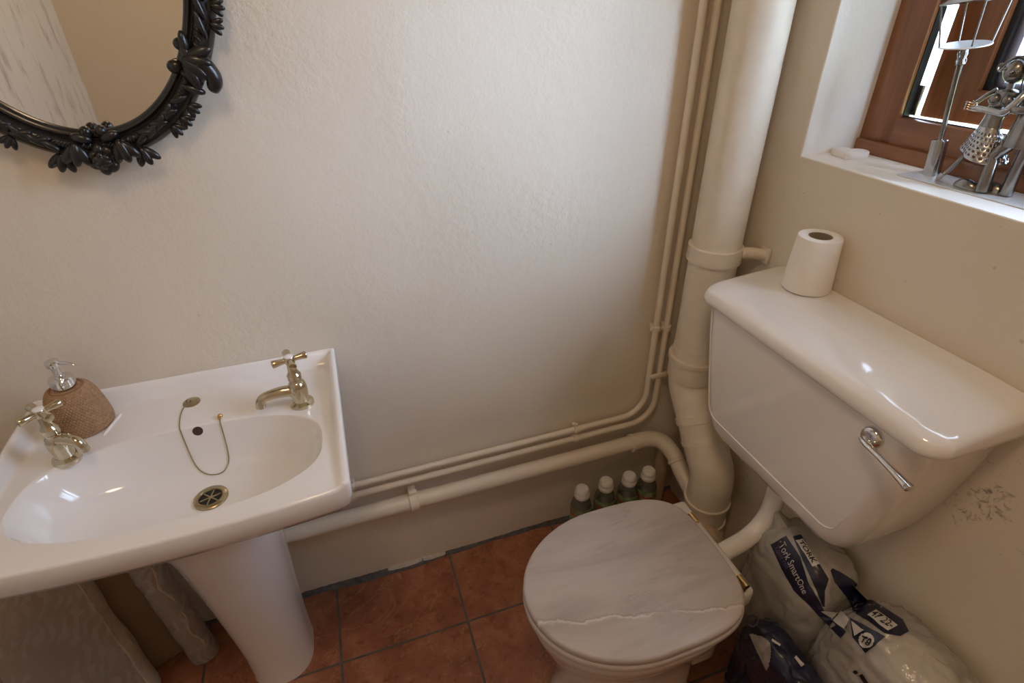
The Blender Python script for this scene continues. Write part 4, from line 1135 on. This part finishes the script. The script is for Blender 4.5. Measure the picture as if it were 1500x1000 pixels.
# gathered film peak at the top of the first pack
m = MB(); rings = []
for i in range(12):
    t = i / 11; r = []
    for j in range(36):
        a = 2 * PI * j / 36; k = lerp(.058, .004, t ** .8) * (1 + .16 * math.sin(7 * a + 2 * t) * t + .05 * math.sin(3 * a))
        r.append(Vector((.815 - .020 * t + k * math.cos(a) * .8, -.520 + .045 * t + k * math.sin(a), .395 + .055 * t)))
    rings.append(r)
m.loft(rings, False, False); m.build('gathered_film', M_film, PK[0], angle=180)
def drop(x, y, z, off):
    DIR = (Vector((x, y, z)) - Vector((0, -1.06, 1.40))).normalized()
    o_ = Vector((x, y, z)) - DIR * .6
    h_, n_, _, _ = BVP.ray_cast(o_, DIR, 2.0)
    if h_ is None:
        h_, n_, _, _ = BVP.find_nearest(Vector((x, y, z)))
    if n_.dot(DIR) > 0: n_ = -n_
    return h_ + n_ * off
def bil(q, u, v): return tuple(lerp(lerp(q[0][k], q[1][k], u), lerp(q[3][k], q[2][k], u), v) for k in (0, 1))
def patch_quad(q, x, off, name, mat, par, n=8, mask=None):
    vs = []; fs = []
    for i in range(n + 1):
        for j in range(n + 1):
            y, z = bil(q, i / n, j / n); vs.append(drop(x, y, z, off))
    for i in range(n):
        for j in range(n):
            if mask and not mask((i + .5) / n, (j + .5) / n): continue
            a = i * (n + 1) + j; fs.append((a, a + 1, a + n + 2, a + n + 1))
    mb = MB(); mb.add(vs, fs); return mb.build(name, mat, par, angle=180, recalc=False)
def patch_strip(Lp, Rp, x, off, name, mat, par, sub=5, w=6):
    def rs(l):
        out = []
        for a, b_ in zip(l, l[1:]):
            for k in range(sub): out.append((lerp(a[0], b_[0], k / sub), lerp(a[1], b_[1], k / sub)))
        return out + [l[-1]]
    L_, R__ = rs(Lp), rs(Rp); vs = []; fs = []
    for a, b_ in zip(L_, R__):
        for k in range(w + 1): vs.append(drop(x, lerp(a[0], b_[0], k / w), lerp(a[1], b_[1], k / w), off))
    for i in range(len(L_) - 1):
        for k in range(w):
            a = i * (w + 1) + k; fs.append((a, a + 1, a + w + 2, a + w + 1))
    mb = MB(); mb.add(vs, fs); return mb.build(name, mat, par, angle=180, recalc=False)
def text_on(s_, q, x, off, name, mat, par, bold=0.0):
    cu = bpy.data.curves.new('lettering', 'FONT'); cu.body = s_; cu.resolution_u = 3; cu.offset = bold
    to = bpy.data.objects.new('lettering', cu); COL.objects.link(to)
    dg = bpy.context.evaluated_depsgraph_get(); me = bpy.data.meshes.new_from_object(to.evaluated_get(dg))
    bpy.data.objects.remove(to, do_unlink=True); bpy.data.curves.remove(cu)
    b_ = bmesh.new(); b_.from_mesh(me); bpy.data.meshes.remove(me)
    for _ in range(1): bmesh.ops.subdivide_edges(b_, edges=[e for e in b_.edges if e.calc_length() > .15], cuts=2)
    x0 = min(v.co.x for v in b_.verts); x1 = max(v.co.x for v in b_.verts); y0 = min(v.co.y for v in b_.verts); y1 = max(v.co.y for v in b_.verts)
    mb = MB()
    for v in b_.verts:
        y, z = bil(q, (v.co.x - x0) / (x1 - x0), (v.co.y - y0) / (y1 - y0)); v.co = drop(x, y, z, off)
    mb.bm(b_); return mb.build(name, mat, par, angle=180, recalc=False)
O1, O2, O3 = .0014, .0026, .0038
s1 = patch_strip(D_A_s1L, D_A_s1R, .80, O1, 'navy_strip', M_navy, PK[0])
s2 = patch_strip(D_A_s2L, D_A_s2R, .80, O1, 'navy_strip', M_navy, PK[0])
text_on('Tork SmartOne', D_A_txt1, .80, O2, 'lettering', M_ink, s1)
text_on('Toilet roll', D_A_txt2, .80, O2, 'lettering', M_inkd, s1)
patch_quad(D_A_lab1, .80, O2, 'white_label', M_ink, s2); text_on('TORK', D_A_txtT, .80, O3, 'lettering', M_inkb, s2, .025)
patch_quad(D_A_tri1, .80, O2, 'white_label', M_ink, s1, 6); patch_quad(D_A_sq1, .80, O2, 'white_label', M_ink, s1, 6)
s3 = patch_strip(D_B_s3L, D_B_s3R, .84, O1, 'navy_flap', M_navy, PK[1])
patch_quad(D_B_lab2, .84, O2, 'white_label', M_ink, s3); text_on('47 22-', D_B_txt47, .84, O3, 'lettering', M_inkb, s3, .01)
s4 = patch_quad(D_B_t8n, .84, O1 + .0004, 'navy_flap', M_navy, PK[1], 10)
patch_quad(D_B_circ, .84, O2, 'white_label', M_ink, s4, 22, lambda u, v: (u - .5) ** 2 + (v - .5) ** 2 < .25)
patch_quad(D_B_tri2, .84, O2, 'white_label', M_ink, s4, 6)
text_on('T8', D_B_txt8, .84, O3, 'lettering', M_inkb, s4, .02)
patch_quad(D_B_idot, .84, O2, 'lettering', M_inkb, PK[1], 12, lambda u, v: (u - .5) ** 2 + (v - .5) ** 2 < .25)
patch_quad(D_B_istem, .84, O2, 'lettering', M_inkb, PK[1], 6)
patch_quad(D_C_ring, .68, O1, 'printed_ring', M_inkd, PK[2], 26, lambda u, v: .15 < (u - .5) ** 2 + (v - .5) ** 2 < .25)
patch_quad(D_C_half, .68, O1, 'printed_disc', simple('grey_print', (.30, .29, .28), .4), PK[2], 22, lambda u, v: (u - .5) ** 2 / .25 + (v) ** 2 < 1)
patch_quad(D_C_lab3, .68, O1, 'white_label', M_ink, PK[2], 6); patch_quad(D_C_lab3b, .68, O1, 'white_label', M_ink, PK[2], 6)

# ------------------------------------------------------------------ light
wd = bpy.data.worlds.new('sky'); S.world = wd; wd.use_nodes = True; nt = wd.node_tree; bg = nt.nodes['Background']
# overcast sky with the hazy sun glowing through it
tc = nd(nt, 'ShaderNodeTexCoord'); dp = nd(nt, 'ShaderNodeVectorMath', operation='DOT_PRODUCT')
nt.links.new(tc.outputs['Generated'], dp.inputs[0])
az, el = math.radians(-50), math.radians(24)
dp.inputs[1].default_value = (math.cos(el) * math.cos(az), math.cos(el) * math.sin(az), math.sin(el))
gl = math_(nt, 'EXPONENT', math_(nt, 'MULTIPLY', math_(nt, 'SUBTRACT', dp.outputs['Value'], 1.0), 18.0))
bg.inputs['Color'].default_value = (.59, .755, 1.0, 1)
nt.links.new(math_(nt, 'ADD', math_(nt, 'MULTIPLY', gl, 52.0), 9.5), bg.inputs['Strength'])
pl = bpy.data.lights.new('window_portal', 'AREA'); pl.shape = 'RECTANGLE'; pl.size = WY0 - WY1; pl.size_y = WZ1 - WZ0; pl.cycles.is_portal = True
po = bpy.data.objects.new('window_portal', pl); COL.objects.link(po); po.location = (1.25, (WY0 + WY1) / 2, (WZ0 + WZ1) / 2); po.rotation_euler = (PI / 2, 0, PI / 2)
ll = bpy.data.lights.new('warm_fill', 'AREA'); ll.shape = 'DISK'; ll.size = .32; ll.energy = 6.5; ll.color = (1.0, .69, .43)  # added warm fill under the ceiling to lift the shade, no fitting known there
lo = bpy.data.objects.new('warm_fill', ll); COL.objects.link(lo); lo.location = (-.1, -1.0, ZC - .03)

# ------------------------------------------------------------------ camera
cd = bpy.data.cameras.new('camera'); cd.lens = 19.05; cd.sensor_width = 36; cd.clip_start = .02
co_ = bpy.data.objects.new('camera', cd); COL.objects.link(co_)
co_.matrix_world = Matrix(((.946828, .182804, -.264764, 0), (-.321373, .498023, -.805414, -1.06), (-.015374, .847677, .530291, 1.40), (0, 0, 0, 1)))
S.camera = co_
S.view_settings.view_transform = 'Standard'; S.view_settings.look = 'None'; S.view_settings.gamma = 1; S.view_settings.use_curve_mapping = False
S.view_settings.exposure = -0.18
S.cycles.use_denoising = True
S.cycles.max_bounces = 14; S.cycles.diffuse_bounces = 8; S.cycles.transparent_max_bounces = 24
